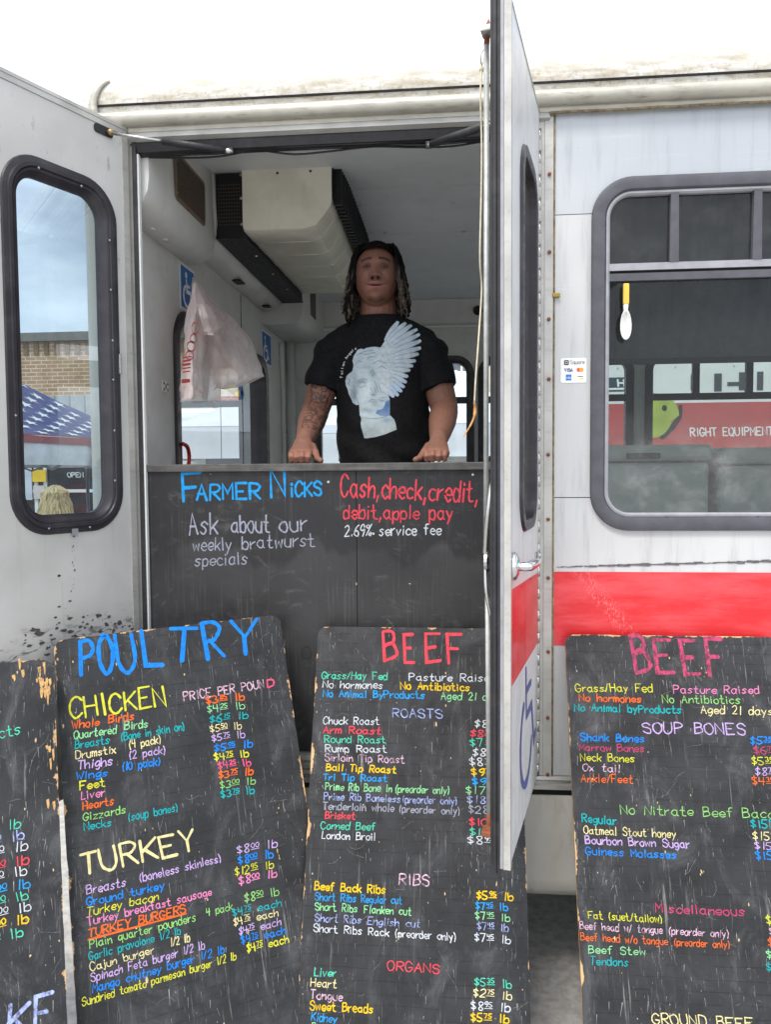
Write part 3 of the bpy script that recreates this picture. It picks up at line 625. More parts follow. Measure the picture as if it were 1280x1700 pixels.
# moulded housings along the rear wall
def housing(y0, y1, xo, zb, nm, taper=.05):
    pr = [(RX, zb-.005), (RX+.04, zb-.012), (xo-.05, zb-.004), (xo-.018, zb+.012), (xo, zb+.045), (xo+.006, zb+.09), (xo-.002, 2.80), (RX, 2.82)]
    n = len(pr); v = []; f = []
    for y in (y0, y0+.012, y1-.012, y1):
        k = .97 if y in (y0, y1) else 1
        for x, z in pr: v.append((RX+(x-RX)*k, y, z+(0 if k == 1 else .004)))
    for i in range(3):
        for j in range(n): f.append((i*n+j, i*n+(j+1) % n, (i+1)*n+(j+1) % n, (i+1)*n+j))
    f += [tuple(range(n)), tuple(3*n+j for j in range(n))]
    return part(nm, (v, f), MT['plastic'], auto=35)
h1 = housing(.032, .685, .040, 2.452, 'speaker_housing')
RF = frame((.047, 0, 0), (0, 1, 0), (0, 0, 1), (1, 0, 0))
gq = [onplane(RF, *p) for p in ((290, 262), (334, 315), (338, 376), (297, 342))]
gy0, gy1 = min(p[0] for p in gq), max(p[0] for p in gq); gz0, gz1 = min(p[1] for p in gq)+.04, max(p[1] for p in gq)-.03
gq = [onplane(RF, *p) for p in ((293, 300), (336, 345))]
gy0, gy1 = gq[0][0], gq[1][0]; gz0, gz1 = 2.56, 2.70
gl_ = part('speaker_grille', plate(rr(gy0-.02, gz0-.012, gy1+.02, gz1+.012, .02, 5), .006, z=.004), mat('brown_plastic_rim', S(112, 96, 80), .5), h1, RF)
mb = B()
for i in range(22):
    z_ = gz0+(gz1-gz0)*(i+.5)/22; mb.add(*box(gy0-.006, z_-.0012, .0041, gy1+.006, z_+.0012, .0065))
for i in range(26):
    y_ = gy0+(gy1-gy0)*(i+.5)/26; mb.add(*box(y_-.0012, gz0, .0043, y_+.0012, gz1, .0070))
part('grille_mesh', mb, MT['mesh'], h1, RF, fix=False)
for y_ in (gy0-.01, gy1+.01):
    for z_ in (gz0+.01, gz1-.01): part('grille_screw', lathe([(.004, 0), (.004, .002)], 8, 'x', (.0515, y_, z_)), MT['steel'], h1)
for yy in (.22, .34): part('vent_button', lathe([(.014, 0), (.012, -.006)], 12, 'z', (-.03, yy, 2.444)), MT['plastic'], h1)
h2 = housing(.69, 1.86, .044, 2.515, 'duct_cover'); part('latch', box(-.03, 1.16, 2.500, .01, 1.24, 2.506), MT['black'], h2); part('latch', box(-.03, 1.70, 2.500, .01, 1.75, 2.506), MT['black'], h2)
h3 = housing(1.87, FY-.004, .16, 2.44, 'corner_housing'); part('side_grille', box(.163, 2.05, 2.52, .169, 2.2, 2.70), MT['mesh'], h3)
# ceiling cooling unit: black intake panel and ribbed beige cover
ac = part('cooling_unit', box(.046, .70, 2.553, .155, 1.86, 2.80), MT['black'])
pf = B()
for i in range(9):
    for j in range(12): pf.add(*box(.054+i*.0105, .6985, 2.60+j*.014, .059+i*.0105, .6992, 2.604+j*.014))
part('perforation', pf, MT['mesh'], ac, fix=False)
part('intake_edge', box(.045, .695, 2.548, .158, 1.87, 2.556), MT['black'], ac)
# beige cover: front face, bottom, faceted ribbed shoulder
prf = [(.156, 2.806), (.156, 2.585), (.160, 2.571), (.172, 2.566), (.400, 2.566), (.446, 2.578), (.500, 2.640), (.508, 2.665), (.508, 2.806)]
n = len(prf); v = []; f = []
ysl = [.68, .692] + [t for k in range(5) for t in (.83+k*.205, .838+k*.205)] + [1.83, 1.85]
for i, y in enumerate(ysl):
    k = 0.0
    if i in (0, len(ysl)-1): k = .010
    elif i >= 2 and i % 2 == 0 and i < len(ysl)-2: k = 0.0
    stp = .006*((i-1)//2)
    for x, z in prf:
        low = 1 if z < 2.7 else 0
        v.append((.335+(x-.335)*(1-k*1.2) - (stp if x > .42 else 0), y, z+(k + (stp*.7 if z < 2.60 else 0))*low))
for i in range(len(ysl)-1):
    for j in range(n-1): f.append((i*n+j, i*n+j+1, (i+1)*n+j+1, (i+1)*n+j))
f += [tuple(range(n)), tuple((len(ysl)-1)*n+j for j in range(n))]
part('beige_cover', (v, f), MT['beige'], ac, auto=28)
for k in range(5):
    y = .834+k*.205; st = .006*(k+.5)
    part('cover_rib', tube([(.21, y, 2.5655+st*.7), (.395-st, y, 2.5645+st*.7), (.447-st, y-.004, 2.577+st*.4), (.502-st, y-.03, 2.640), (.511-st, y-.04, 2.69)], [.001, .0032, .0034, .0034, .002], 6), MT['beige'], ac, smooth=True)
fins = B()
for i in range(26): fins.add(*box(.512, .72+i*.043, 2.67, .545, .735+i*.043, 2.83))
fins.add(*box(.51, .70, 2.69, .515, 1.86, 2.82))
part('cooling_fins', fins, MT['black'], ac, fix=False)
for x, z in ((.30, 2.785), (.43, 2.787)): part('cover_screw', lathe([(.005, 0), (.004, .003)], 8, 'y', (x, .677, z)), MT['black'], ac)
for x, z in ((.150, 2.79), (.150, 2.70), (.150, 2.60)): part('cover_screw', lathe([(.006, 0), (.005, .003)], 8, 'y', (x, .692, z)), MT['steel'], ac)
for yy in (.95, 1.25, 1.55): part('cover_screw', lathe([(.006, 0), (.005, -.003)], 8, 'z', (.140, yy, 2.548)), MT['steel'], ac)
# accessibility signs and fittings on the rear wall
for px in (((296, 432), (296, 511), (322, 0)), ((433, 545), (433, 602), (448, 0))):
    a = onplane(RWIN, *px[0]); c = onplane(RWIN, *px[1]); e = onplane(RWIN, px[2][0], 500)
    y0, y1, z1, z0 = a[0], e[0], a[1], c[1]
    sg = part('accessibility_sign', plate(rr(y0, z0, y1, z1, .006, 3), .002, z=.003), MT['white'], M=RWIN)
    part('sign_field', plate(rr(y0+.012, z0+.012, y1-.012, z1-.012, .004, 3), .001, z=.0042), MT['blue'], sg, RWIN)
    bb = B(); symbol(bb, y0+.02, z0+.022, (z1-z0)-.05, .0075, .0048); part('wheelchair_symbol', bb, MT['white'], sg, RWIN, fix=False)
for x, y in ((273, 642), (474, 715)):
    a = onplane(RWIN, x, y); mp_ = part('mounting_plate', plate(rr(a[0]-.03, a[1]-.02, a[0]+.03, a[1]+.02, .004, 3), .003, z=.004), MT['white'], M=RWIN)
    for dy in (-.018, .018):
        for dz in (-.011, .011): part('bolt_hole', lathe([(.005, 0), (.005, .001)], 8, 'x', (RX+.0042, a[0]+dy, a[1]+dz)), MT['black'], mp_)
    part('slot', box(RX+.004, a[0]-.003, a[1]-.009, RX+.0052, a[0]+.003, a[1]+.009), MT['black'], mp_)
a = onplane(RWIN, 299, 745)
part('red_release_handle', tube(crom([(RX+.02, a[0]-.03, 1.62), (RX+.025, a[0]+.012, 1.65), (RX+.025, a[0]+.026, 1.69), (RX+.025, a[0]+.006, 1.725), (RX+.02, a[0]-.03, 1.735)], 5), .008, 8), mat('red_plastic', S(176, 22, 34), .4), smooth=True)
# ------------------------------------------------------------------ side window
sw = part('side_window', ring(wx0+.042, wz0+.042, wx1-.042, wz1-.042, wr-.042, [(.0, .004), (.006, .012), (.026, .016), (.040, .012), (.042, .001), (.028, -.028), (-.004, -.028)], 10), MT['greyframe'], M=FACE, auto=40)
part('frame_bead', ring(wx0+.042, wz0+.042, wx1-.042, wz1-.042, wr-.042, [(.0, -.002), (.0, .0055), (-.006, .0065), (-.011, .001), (-.011, -.016), (.0, -.016)], 10), MT['lite'], sw, FACE, auto=40)
zb1 = fx(1003, 448)[1]; zb0 = fx(1003, 466)[1]
ix0, ix1 = wx0+.045, wx1-.045
part('transom', plate([(ix0, zb1-.004), (ix1, zb1-.004), (ix1, zb1+.016), (ix0, zb1+.016)], .02, z=.002), MT['lite'], sw, FACE)
part('transom_gap', plate([(ix0, zb1-.012), (ix1, zb1-.012), (ix1, zb1-.004), (ix0, zb1-.004)], .02, z=-.006), MT['dark'], sw, FACE)
part('lower_sash_rail', plate([(ix0, zb0-.002), (ix1, zb0-.002), (ix1, zb1-.012), (ix0, zb1-.012)], .02, z=.0), MT['greyframe'], sw, FACE)
mu = []
for x in (1120, 1258): mu.append(fx(x, 380)[0])
mu.append(mu[1]+(mu[1]-mu[0]))
for xm in mu: part('mullion', plate([(xm-.013, zb1+.016), (xm+.013, zb1+.016), (xm+.011, wz1-.045), (xm-.011, wz1-.045)], .02, z=.004), MT['greyframe'], sw, FACE)
edges = [ix0] + mu + [ix1]
for a, c in zip(edges, edges[1:]):
    o_ = rr(a, zb1, c, wz1-.043, .02, 4) if a != ix0 else [(a, zb1), (c, zb1), (c, wz1-.043)] + [(a+.07-.07*math.sin(t*PI/16), wz1-.043-.07+.07*math.cos(t*PI/16)) for t in range(0, 9)]
    part('upper_pane', sheet(o_, -.012), MT['glassd'], sw, FACE)
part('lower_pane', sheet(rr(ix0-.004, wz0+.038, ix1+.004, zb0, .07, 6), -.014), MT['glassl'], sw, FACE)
for x in (1107, 1258):
    a = fx(x, 862); part('bead_joint', plate([(a[0]-.002, a[1]-.008), (a[0]+.002, a[1]-.008), (a[0]+.002, a[1]+.008), (a[0]-.002, a[1]+.008)], .004, z=.0075), MT['dark'], sw, FACE)
# pleated dark shade drawn half way down inside the glass
shz = onplane(frame((0, .06, 0), (1, 0, 0), (0, 0, 1), (0, -1, 0)), 1100, 597)[1]
v = []; f = []; k = 0; x = wx0-.04
while x < wx1+.05:
    v += [(x, .062+(.011 if k % 2 else 0), shz), (x, .062+(.011 if k % 2 else 0), 2.63)]; x += .0245; k += 1
for i in range(k-1): f.append((2*i, 2*i+1, 2*i+3, 2*i+2))
part('pleated_shade', (v, f), mat('charcoal_shade_cloth', S(66, 68, 72), .85, 0, .12, 20, .2, 300), sw, fix=False)
part('shade_bar', box(wx0-.05, .056, shz-.012, wx1+.05, .072, shz+.004), MT['black'], sw)
# inner side of the near wall, beside and under the window
part('near_lining', plate([(HX, FLOOR), (FX, FLOOR), (FX, 2.64), (HX, 2.64)], .006, [rr(wx0-.0, wz0, wx1, wz1, .1, 6), rr(wx1+.12, wz0, FX-.2, wz1, .1, 6)], z=-.046), MT['inner'], M=FACE)
part('door_pillar', box(HX-.03, .03, FLOOR, HX+.02, .06, 2.64), MT['inner'])
FBF = frame((FX, 0, 0), (0, 1, 0), (0, 0, 1), (1, 0, 0))
part('front_bulkhead', plate([(.05, FLOOR), (FY, FLOOR), (FY, 2.7), (.05, 2.7)], .03, [rr(.2, 1.25, FY-.15, 2.45, .12, 6)]), MT['inner'], M=FBF)
part('windscreen', sheet(rr(.2, 1.25, FY-.15, 2.45, .12, 6), -.015), MT['glassc'], M=FBF)
part('window_ledge', box(1.5, FY-.09, 1.28, FX-.05, FY-.005, 1.34), MT['inner'])
part('grab_rail', tube([(1.3, FY-.14, 1.735), (FX-.1, FY-.14, 1.735)], .013, 10), MT['black'], smooth=True)
part('floor_riser', box(1.75, 1.85, FLOOR, FX-.1, FY-.01, 1.02), MT['inner'])
# chest freezers standing behind the window
def freezer(x0, x1, y0, y1, zt, label):
    e = empty('chest_freezer', ((x0+x1)/2, (y0+y1)/2, FLOOR)); tag(e, label, 'freezer', 'freezers inside the bus')
    gm = mat('grey_green_enamel', S(206, 214, 210), .3, 0, .04)
    part('cabinet', bbox(x0, y0, FLOOR, x1, y1, zt-.075, .02, 3), gm, e); part('lid', bbox(x0-.01, y0-.012, zt-.07, x1+.01, y1, zt, .02, 3), gm, e)
    part('lid_seal', box(x0+.004, y0+.004, zt-.076, x1-.004, y1-.01, zt-.069), MT['rubber'], e); part('handle', bbox((x0+x1)/2-.07, y0-.03, zt-.06, (x0+x1)/2+.07, y0-.011, zt-.035, .005), MT['black'], e)
freezer(1.50, 2.06, 1.05, 1.65, 1.73, 'grey chest freezer standing inside the bus beside the door pillar')
freezer(2.10, 3.10, 1.05, 1.65, 1.715, 'longer grey chest freezer inside the bus, further along the window')
# payment sticker on the side panel
p0 = fx(931, 636); p1 = fx(974, 594)
stk = part('payment_sticker', plate(rr(p0[0], p0[1], p1[0], p1[1], .005, 4), .0006, z=.0012), MT['white'], M=FACE)
def sp(u, w): return (p0[0]+(p1[0]-p0[0])*u, p0[1]+(p1[1]-p0[1])*w)
SD = mat('print_black', S(36, 36, 38), .6); SG = mat('print_grey', S(110, 110, 112), .6)
b = B(); a0, a1 = sp(.13, .72), sp(.32, .92); b.add(*sheet(rr(a0[0], a0[1], a1[0], a1[1], .003, 3), .0016, [rr(a0[0]+.0032, a0[1]+.0032, a1[0]-.0032, a1[1]-.0032, .0012, 2)])); cxy = ((a0[0]+a1[0])/2, (a0[1]+a1[1])/2); b.add(*sheet(rr(cxy[0]-.0026, cxy[1]-.0026, cxy[0]+.0026, cxy[1]+.0026, .0006, 2), .0016)); part('printed_mark', b, SD, stk, FACE, fix=False)
b = B(); text_shape(b, 'Square', sp(.38, .76), sp(.92, .76), .0115, .0007, .0016, 0, 0); part('lettering', b, SG, stk, FACE, fix=False)
b = B(); text_shape(b, 'VISA', sp(.16, .46), sp(.46, .46), .0085, .0011, .0016, 0, 0); part('lettering', b, mat('print_navy', S(40, 66, 130), .6), stk, FACE, fix=False)
for u, c, zz in ((.70, (226, 84, 48), .0016), (.81, (240, 160, 60), .0019)):
    q = sp(u, .52); part('printed_disc', sheet([(q[0]+.0062*math.cos(t*PI/8), q[1]+.0062*math.sin(t*PI/8)) for t in range(16)], zz), mat('print_disc', S(*c), .6), stk, FACE, fix=False)
q0, q1 = sp(.20, .10), sp(.42, .34); am = part('printed_square', sheet(rr(q0[0], q0[1], q1[0], q1[1], .0008, 2), .0016), mat('print_blue', S(34, 120, 200), .6), stk, FACE, fix=False)
b = B(); text_shape(b, 'AMEX', (q0[0]+.001, q0[1]+.005), (q1[0]-.001, q0[1]+.005), .005, .0004, .0019, 0, 0); part('lettering', b, MT['white'], stk, FACE, fix=False)
q0, q1 = sp(.64, .10), sp(.88, .33); part('printed_square', sheet(rr(q0[0], q0[1], q1[0], q1[1], .0008, 2), .0014, ), mat('print_pale', S(236, 232, 222), .6), stk, FACE, fix=False)
b = B(); ribbon(b, [(q0[0]+.002, q0[1]+.011), (q1[0]-.002, q0[1]+.011)], .0012, .0018); part('printed_bar', b, SG, stk, FACE, fix=False)
b = B(); ribbon(b, [(q0[0]+.008, q0[1]+.003), (q1[0]-.001, q0[1]+.0055)], .0014, .0018); part('printed_bar', b, MT['yellow'], stk, FACE, fix=False)
# latch stub on the post edge
a = fx(924, 491); part('brass_latch', bbox(a[0]-.012, -.012, a[1]-.006, a[0]+.010, -.001, a[1]+.006, .002), mat('tarnished_brass', S(170, 140, 62), .45, .7, .25, 60))

# ------------------------------------------------------------------ the door on the window side: outer face towards the window
def doorframe(o, ang, flip=1):
    d = Vector((math.cos(ang), math.sin(ang), 0)); x = -d
    z = Vector((-x.y, x.x, 0)) * -1 if False else x.cross(Vector((0, 0, 1)))
    return frame(o, x, (0, 0, 1), z)
RD = doorframe((1.2315, -.014, 0), math.radians(-102.2))
rw_ = .575; rz_0, rz_1 = .705, 2.655
rd = lambda x, y: onplane(RD, x, y)
wl = rd(863, 560)[0]; wrr = rd(889, 560)[0]; wt_ = rd(872, 222)[1]; wb_ = rd(880, 890)[1]
wq = (wl, wb_+.02, wrr, wt_-.03, .10)
door2 = part('door', plate([(-rw_, rz_0), (0, rz_0), (0, rz_1), (-rw_, rz_1)], .020, [rr(wq[0]+.02, wq[1]+.02, wq[2]-.02, wq[3]-.02, .08, 8)]), MT['rdoor'], M=RD)
door2['label'] = 'smooth white door with red stripe and chrome handle'
part('inner_panel', plate([(-rw_+.012, rz_0+.01), (-.012, rz_0+.01), (-.012, rz_1-.01), (-rw_+.012, rz_1-.01)], .008, [rr(wq[0]+.02, wq[1]+.02, wq[2]-.02, wq[3]-.02, .08, 8)], z=-.030), MT['inner'], door2, RD)
part('window_frame', ring(wq[0]+.03, wq[1]+.03, wq[2]-.03, wq[3]-.03, .07, [(0, -.034), (0, .006), (.008, .010), (.026, .008), (.030, .0005), (.012, -.034)]), MT['frame'], door2, RD, auto=40)
part('pane', sheet(rr(wq[0]+.028, wq[1]+.028, wq[2]-.028, wq[3]-.028, .072, 8), -.014), MT['glass'], door2, RD)
part('top_cap', plate([(-rw_-.001, rz_1), (.0, rz_1), (.0, rz_1+.006), (-rw_-.001, rz_1+.006)], .034, z=.002), MT['alu'], door2, RD)
part('edge_trim', plate([(-rw_-.003, rz_0-.004), (-rw_+.012, rz_0-.004), (-rw_+.012, rz_1), (-rw_-.003, rz_1)], .016, z=.003), MT['alu'], door2, RD)
part('edge_channel', plate([(-rw_-.004, rz_0-.002), (-rw_+.004, rz_0-.002), (-rw_+.004, rz_1), (-rw_-.004, rz_1)], .007, z=-.014), MT['lite'], door2, RD)
for k, (za, zb_, prot) in enumerate(((-.0215, .0075, .006), (-.0295, .007, .010), (-.037, .006, .007))):
    v = []; f = []
    for z in [rz_0-.035+.02*k, rz_0+.05, rz_1]:
        e_ = .004 if z < rz_0 else 0
        for x, h in ((-rw_+.006, za), (-rw_-prot+e_, za), (-rw_-prot-.001+e_, za-zb_*.5), (-rw_-prot+e_, za-zb_), (-rw_+.006, za-zb_)): v.append((x, z, h))
    for i in range(2):
        for j in range(5): f.append((i*5+j, i*5+(j+1) % 5, (i+1)*5+(j+1) % 5, (i+1)*5+j))
    f += [(0, 1, 2, 3, 4), (10, 11, 12, 13, 14)]
    part('edge_gasket', (v, f), MT['rubber'], door2, RD)
# stripe and wheelchair symbol on this door
def on(*pp): return [rd(*p) for p in pp]
s1_, s2_ = on((840, 988), (840, 1156)); h1_, h2_ = on((891, 953), (891, 1070))
part('red_stripe', plate([(-rw_+.013, s2_[1]), (-.001, h2_[1]), (-.001, h1_[1]), (-rw_+.013, s1_[1])], .0012, z=.0014), MT['red'], door2, RD)
sa = rd(866, 1139); sb = rd(862, 1345)
bb = B(); symbol(bb, -.43, sb[1]+.02, .40, .0105, .0012, False); part('wheelchair_symbol', bb, MT['navy'], door2, RD, fix=False)
# chrome handle
hc = rd(851, 940)
part('handle_base', lathe([(.0, 0), (.032, .0), (.034, .005), (.029, .010), (.018, .015), (.0, .015)], 20, 'z', (hc[0], hc[1], .001)), MT['chrome'], door2, RD, smooth=True)
part('handle', tube(crom([(hc[0], hc[1], .012), (hc[0]+.002, hc[1], .036), (hc[0]+.04, hc[1]+.002, .046), (hc[0]+.09, hc[1]+.003, .048), (hc[0]+.115, hc[1]+.014, .046)], 5), [(.011, .011)]*6+[(.009, .012)]*15, 10), MT['chrome'], door2, RD, smooth=True)
# lock rod, cams, lever on the inner side
tr = rd(808, 62); rr_ = lambda x, y, w: onplane(RD, x, y, w)
rx0 = -rw_+.012; W_ = -.058
zt_ = rr_(808, 75, W_)[1]; zm_ = rr_(806, 925, W_)[1]; zl_ = rr_(812, 1385, W_)[1]
part('lock_rod', tube([(rr_(808, 75, W_)[0], zt_, W_), (rr_(807, 920, W_)[0], zm_, W_)], .0062, 8), mat('galvanised_rod', S(176, 178, 174), .5, .4, .15, 40, .2, 200, .4, S(120, 96, 70)), door2, RD, smooth=True)
part('lock_rod', tube([(rr_(809, 930, W_)[0], zm_-.015, W_), (rr_(812, 1345, W_)[0], zl_+.05, W_)], .0058, 8), mat('galvanised_rod', S(182, 184, 180), .5, .4, .12, 40, .2, 200), door2, RD, smooth=True)
part('rod_tip', tube([(rr_(812, 1345, W_)[0], zl_+.05, W_), (rr_(812, 1385, W_)[0], zl_, W_)], .0062, 8), MT['rust'], door2, RD, smooth=True)
part('rod_tip', tube([(rr_(808, 75, W_)[0], zt_, W_), (rr_(810, 24, W_)[0], zt_+.05, W_), (rr_(811, 20, W_)[0]+.003, zt_+.07, W_)], [.0065, .0065, .002], 8), MT['rust'], door2, RD, smooth=True)
for z in (zt_-.02+.04, zl_+.03):
    part('rod_guide', bbox(rx0-.016, z-.008, -.066, rx0+.02, z+.006, -.036, .003), MT['rust'] if z < 1 else MT['steel'], door2, RD)
part('lock_cam', lathe([(.006, 0), (.020, .002), (.020, .009), (.006, .011)], 14, 'z', (rx0+.01, zm_-.01, -.062)), MT['steel'], door2, RD)
part('lock_plate', bbox(rx0-.004, zm_-.09, -.046, rx0+.05, zm_+.06, -.037, .004), MT['black'], door2, RD)
part('lock_lever', tube(crom([(rx0+.012, zm_, -.06), (rx0+.0, zm_+.06, -.055), (rx0-.004, zm_+.12, -.048), (rx0+.014, zm_+.17, -.044), (rx0+.03, zm_+.13, -.042)], 5), .0065, 8), MT['steel'], door2, RD, smooth=True)
part('lock_link', tube(crom([(rx0+.016, zm_-.02, -.06), (rx0+.004, zm_-.08, -.056), (rx0+.012, zm_-.14, -.046)], 4), .005, 8), MT['steel'], door2, RD, smooth=True)

# ------------------------------------------------------------------ the other door: inner face towards the doorway
LD = doorframe((-.006, -.022, 0), math.radians(-114.7))
ld = lambda x, y: onplane(LD, x, y)
lw_ = .60; lz1 = 2.658
ws = ld(198, 600)[0]; we = ld(7, 600)[0]; wtp = ld(80, 267)[1]; wbt = ld(110, 886)[1]
lq = (we, wbt, ws, wtp, .115)
lhole = rr(lq[0]+.035, lq[1]+.035, lq[2]-.035, lq[3]-.035, .08, 9)
door1 = part('door', plate([(-lw_, .70), (0, .70), (0, lz1), (-lw_, lz1)], .030, [lhole]), MT['door'], M=LD)
door1['label'] = 'scuffed white door with a tall black framed window'
part('window_frame', ring(lq[0]+.034, lq[1]+.034, lq[2]-.034, lq[3]-.034, .081, [(0, -.02), (0, .004), (.004, .010), (.014, .011), (.016, .006), (.030, .006), (.033, .0005), (.01, -.012)], 9), MT['frame'], door1, LD, auto=40)
part('inner_bead', ring(lq[0]+.034, lq[1]+.034, lq[2]-.034, lq[3]-.034, .081, [(.0, .006), (-.006, .004), (-.014, -.008), (-.022, -.012), (-.022, -.024), (.0, -.024)], 9), MT['frame'], door1, LD, auto=30)
part('outer_frame', ring(lq[0]+.034, lq[1]+.034, lq[2]-.034, lq[3]-.034, .081, [(-.014, -.028), (.03, -.028), (.03, -.038), (-.014, -.038)], 9), MT['frame'], door1, LD, auto=30)
part('pane', sheet(rr(lq[0]+.050, lq[1]+.050, lq[2]-.050, lq[3]-.050, .07, 9), -.020), MT['glass'], door1, LD)
fsc = mesh('frame_screw', *lathe([(.0036, 0), (.0036, .0015), (.0022, .003)], 8), MT['lite'], True)
for x, y in ((60, 280), (131, 310), (178, 400), (180, 482), (183, 566), (184, 631), (186, 715), (187, 798), (145, 875), (77, 877), (22, 690)):
    p = ld(x, y); link('frame_screw', fsc, door1, LD @ Matrix.Translation((p[0], p[1], .0085)))
p = ld(196, 605); part('frame_clip', bbox(p[0]-.006, p[1]-.03, .004, p[0]+.003, p[1]+.03, .012, .002), MT['steel'], door1, LD)
p = ld(122, 883); part('frame_joint', plate(rr(p[0]-.012, p[1]-.010, p[0]+.008, p[1]+.010, .002, 2), .002, z=.0085), MT['lite'], door1, LD)
part('hinge_edge', plate([(-.016, .70), (.004, .70), (.004, lz1-.01), (-.016, lz1-.01)], .034, z=.003), MT['alu'], door1, LD)
part('top_cap', plate([(-lw_, lz1), (.002, lz1), (.002, lz1+.010), (-lw_, lz1+.010)], .036, z=.004), MT['alu'], door1, LD)
part('top_strip', plate([(-lw_, lz1-.016), (.0, lz1-.016), (.0, lz1-.001), (-lw_, lz1-.001)], .002, z=.003), MT['alu'], door1, LD)
for x, y, w in ((97, 958, .006), (122, 890, .004)):
    p = ld(x, y-2); part('paint_chip', sheet([(p[0]+w*math.cos(t*PI/5)*rng.uniform(.6, 1.1), p[1]+w*.7*math.sin(t*PI/5)*rng.uniform(.6, 1.1)) for t in range(10)], .0008), MT['black_paint'], door1, LD, fix=False)
ck = B()
for i in range(150):
    x = 122+rng.gauss(0, 3.0); y = rng.uniform(890, 1000) if i < 60 else rng.uniform(1010, 1100)
    if i >= 60: x = rng.uniform(30, 232); y = 1042+rng.gauss(0, 16)+(22 if x < 90 else 0)
    if i < 60 and i % 2: continue
    p = ld(x, y); w = abs(rng.gauss(.0022, .0026))+.0006
    if i < 60: w *= .55
    kx = rng.uniform(1, 2.6) if i >= 60 else .7
    ck.add(*sheet([(p[0]+w*kx*math.cos(t*PI/4+.2)*rng.uniform(.5, 1.1), p[1]+w*math.sin(t*PI/4+.2)*rng.uniform(.5, 1.2)) for t in range(8)], .0009+.0001*(i % 5)))
part('scuff_marks', ck, mat('black_scuff', S(78, 76, 75), .8, 0, .3, 120), door1, LD, fix=False)['kind'] = 'stuff'
# gas struts
def strut(a, c, split, nm):
    a = Vector(a); c = Vector(c); m = a.lerp(c, split)
    s = part('gas_strut', tube([m, c.lerp(m, .06)], .0105, 12), MT['rubber'], smooth=True)
    part('piston_rod', tube([a, m.lerp(c, .1)], .0045, 8), MT['steel'], s, smooth=True); part('end_fitting', tube([c.lerp(m, .07), c, c+(c-m).normalized()*.012], [.007, .009, .004], 8), MT['steel'], s, smooth=True)
pa = LD @ Vector((*ld(180, 224), .018)); pc = atY(380, 251, -.012)
strut(pa, pc, .42, 'a')
p = ld(178, 221); part('strut_bracket', plate(rr(p[0]-.05, p[1]-.012, p[0]+.016, p[1]+.012, .008, 3), .004, z=.005), MT['black'], door1, LD)
part('strut_ball', lathe([(.0, 0), (.009, .003), (.009, .012), (.004, .018)], 10, 'z', (p[0], p[1], .004)), mat('greasy_brass', S(150, 128, 92), .4, .6), door1, LD, smooth=True)
pc2 = atY(712, 241, -.012); pa2 = RD @ Vector((*onplane(RD, 842, 197, -.045), -.045))
strut(pa2, pc2, .30, 'b')
for p in (pc, pc2): part('strut_mount', bbox(p.x-.010, -.004, p.z-.002, p.x+.010, .012, p.z+.016, .003), MT['black'])

# ------------------------------------------------------------------ cord hanging along the door
tc_ = lambda x, y, w: RD @ Vector((*rr_(x, y, w), w))
cord = empty('pull_cord', tc_(800, 108, -.075)); tag(cord, 'thin frayed cord hanging beside the lock rod of the open door', 'cord')
lp = crom([tc_(808, 60, -.064), tc_(803, 82, -.07), tc_(798, 92, -.074), tc_(800, 108, -.074), tc_(804, 92, -.07), tc_(808, 72, -.066)], 5)
part('wire_loop', tube(lp, .0014, 6), MT['steel'], cord, smooth=True)
cp = [tc_(800, 108, -.074), tc_(798, 160, -.075), tc_(800, 240, -.076), tc_(799, 330, -.076), tc_(797, 430, -.078), tc_(800, 480, -.078), tc_(795, 560, -.08), tc_(790, 630, -.085), tc_(788, 668, -.088)]
part('string', tube(crom(cp, 6), .0021, 6), MT['rope'], cord, smooth=True)
part('knot', lathe([(.002, -.006), (.006, -.003), (.006, .003), (.002, .006)], 8, 'z', tc_(800, 115, -.074)), MT['rope'], cord, smooth=True)
cp2 = [tc_(788, 668, -.088), tc_(789, 685, -.088), tc_(783, 703, -.092), tc_(770, 724, -.098)]
part('frayed_end', tube(crom(cp2, 6), [.0030]*4+[.0042]*4+[.0026]*6+[.0016]*5, 6), MT['frayed'], cord, smooth=True)

# ------------------------------------------------------------------ scoop hung on the window glass
SW = frame((0, .006, 0), (1, 0, 0), (0, 0, 1), (0, -1, 0))
a = onplane(SW, 1038, 490); c = onplane(SW, 1037, 540)
scp = empty('plastic_scoop', (a[0], -.0, c[1]-.04)); tag(scp, 'white plastic scoop with yellow handle stuck to the bus window', 'scoop')
part('handle', bbox(a[0]-.0085, a[1]-.030, .010, a[0]+.0085, a[1]+.030, .020, .003), MT['yellow'], scp, SW)
part('neck', tube([(a[0], a[1]-.03, .014), (c[0], c[1]+.028, .014)], [.0075, .006], 8), MT['white'], scp, SW, smooth=True)
v = []; f = []; nu, nv = 18, 8
for j in range(nv+1):
    k = j/nv
    for i in range(nu):
        t = 2*PI*i/nu; v.append((c[0]+.0165*k*math.cos(t)*(1-.1*math.sin(t)), c[1]-.002+.044*k*math.sin(t), .010+.013*(k**2.2)-.002*math.cos(t)*k))
for j in range(nv):
    for i in range(nu): f.append((j*nu+i, j*nu+(i+1) % nu, (j+1)*nu+(i+1) % nu, (j+1)*nu+i))
o_ = len(v); v += [(x, y, z-.003) for x, y, z in v]; f += [tuple(i+o_ for i in reversed(q)) for q in f]
for i in range(nu): f.append((nv*nu+i, nv*nu+(i+1) % nu, o_+nv*nu+(i+1) % nu, o_+nv*nu+i))
part('bowl', (v, f), MT['white'], scp, SW, smooth=True)
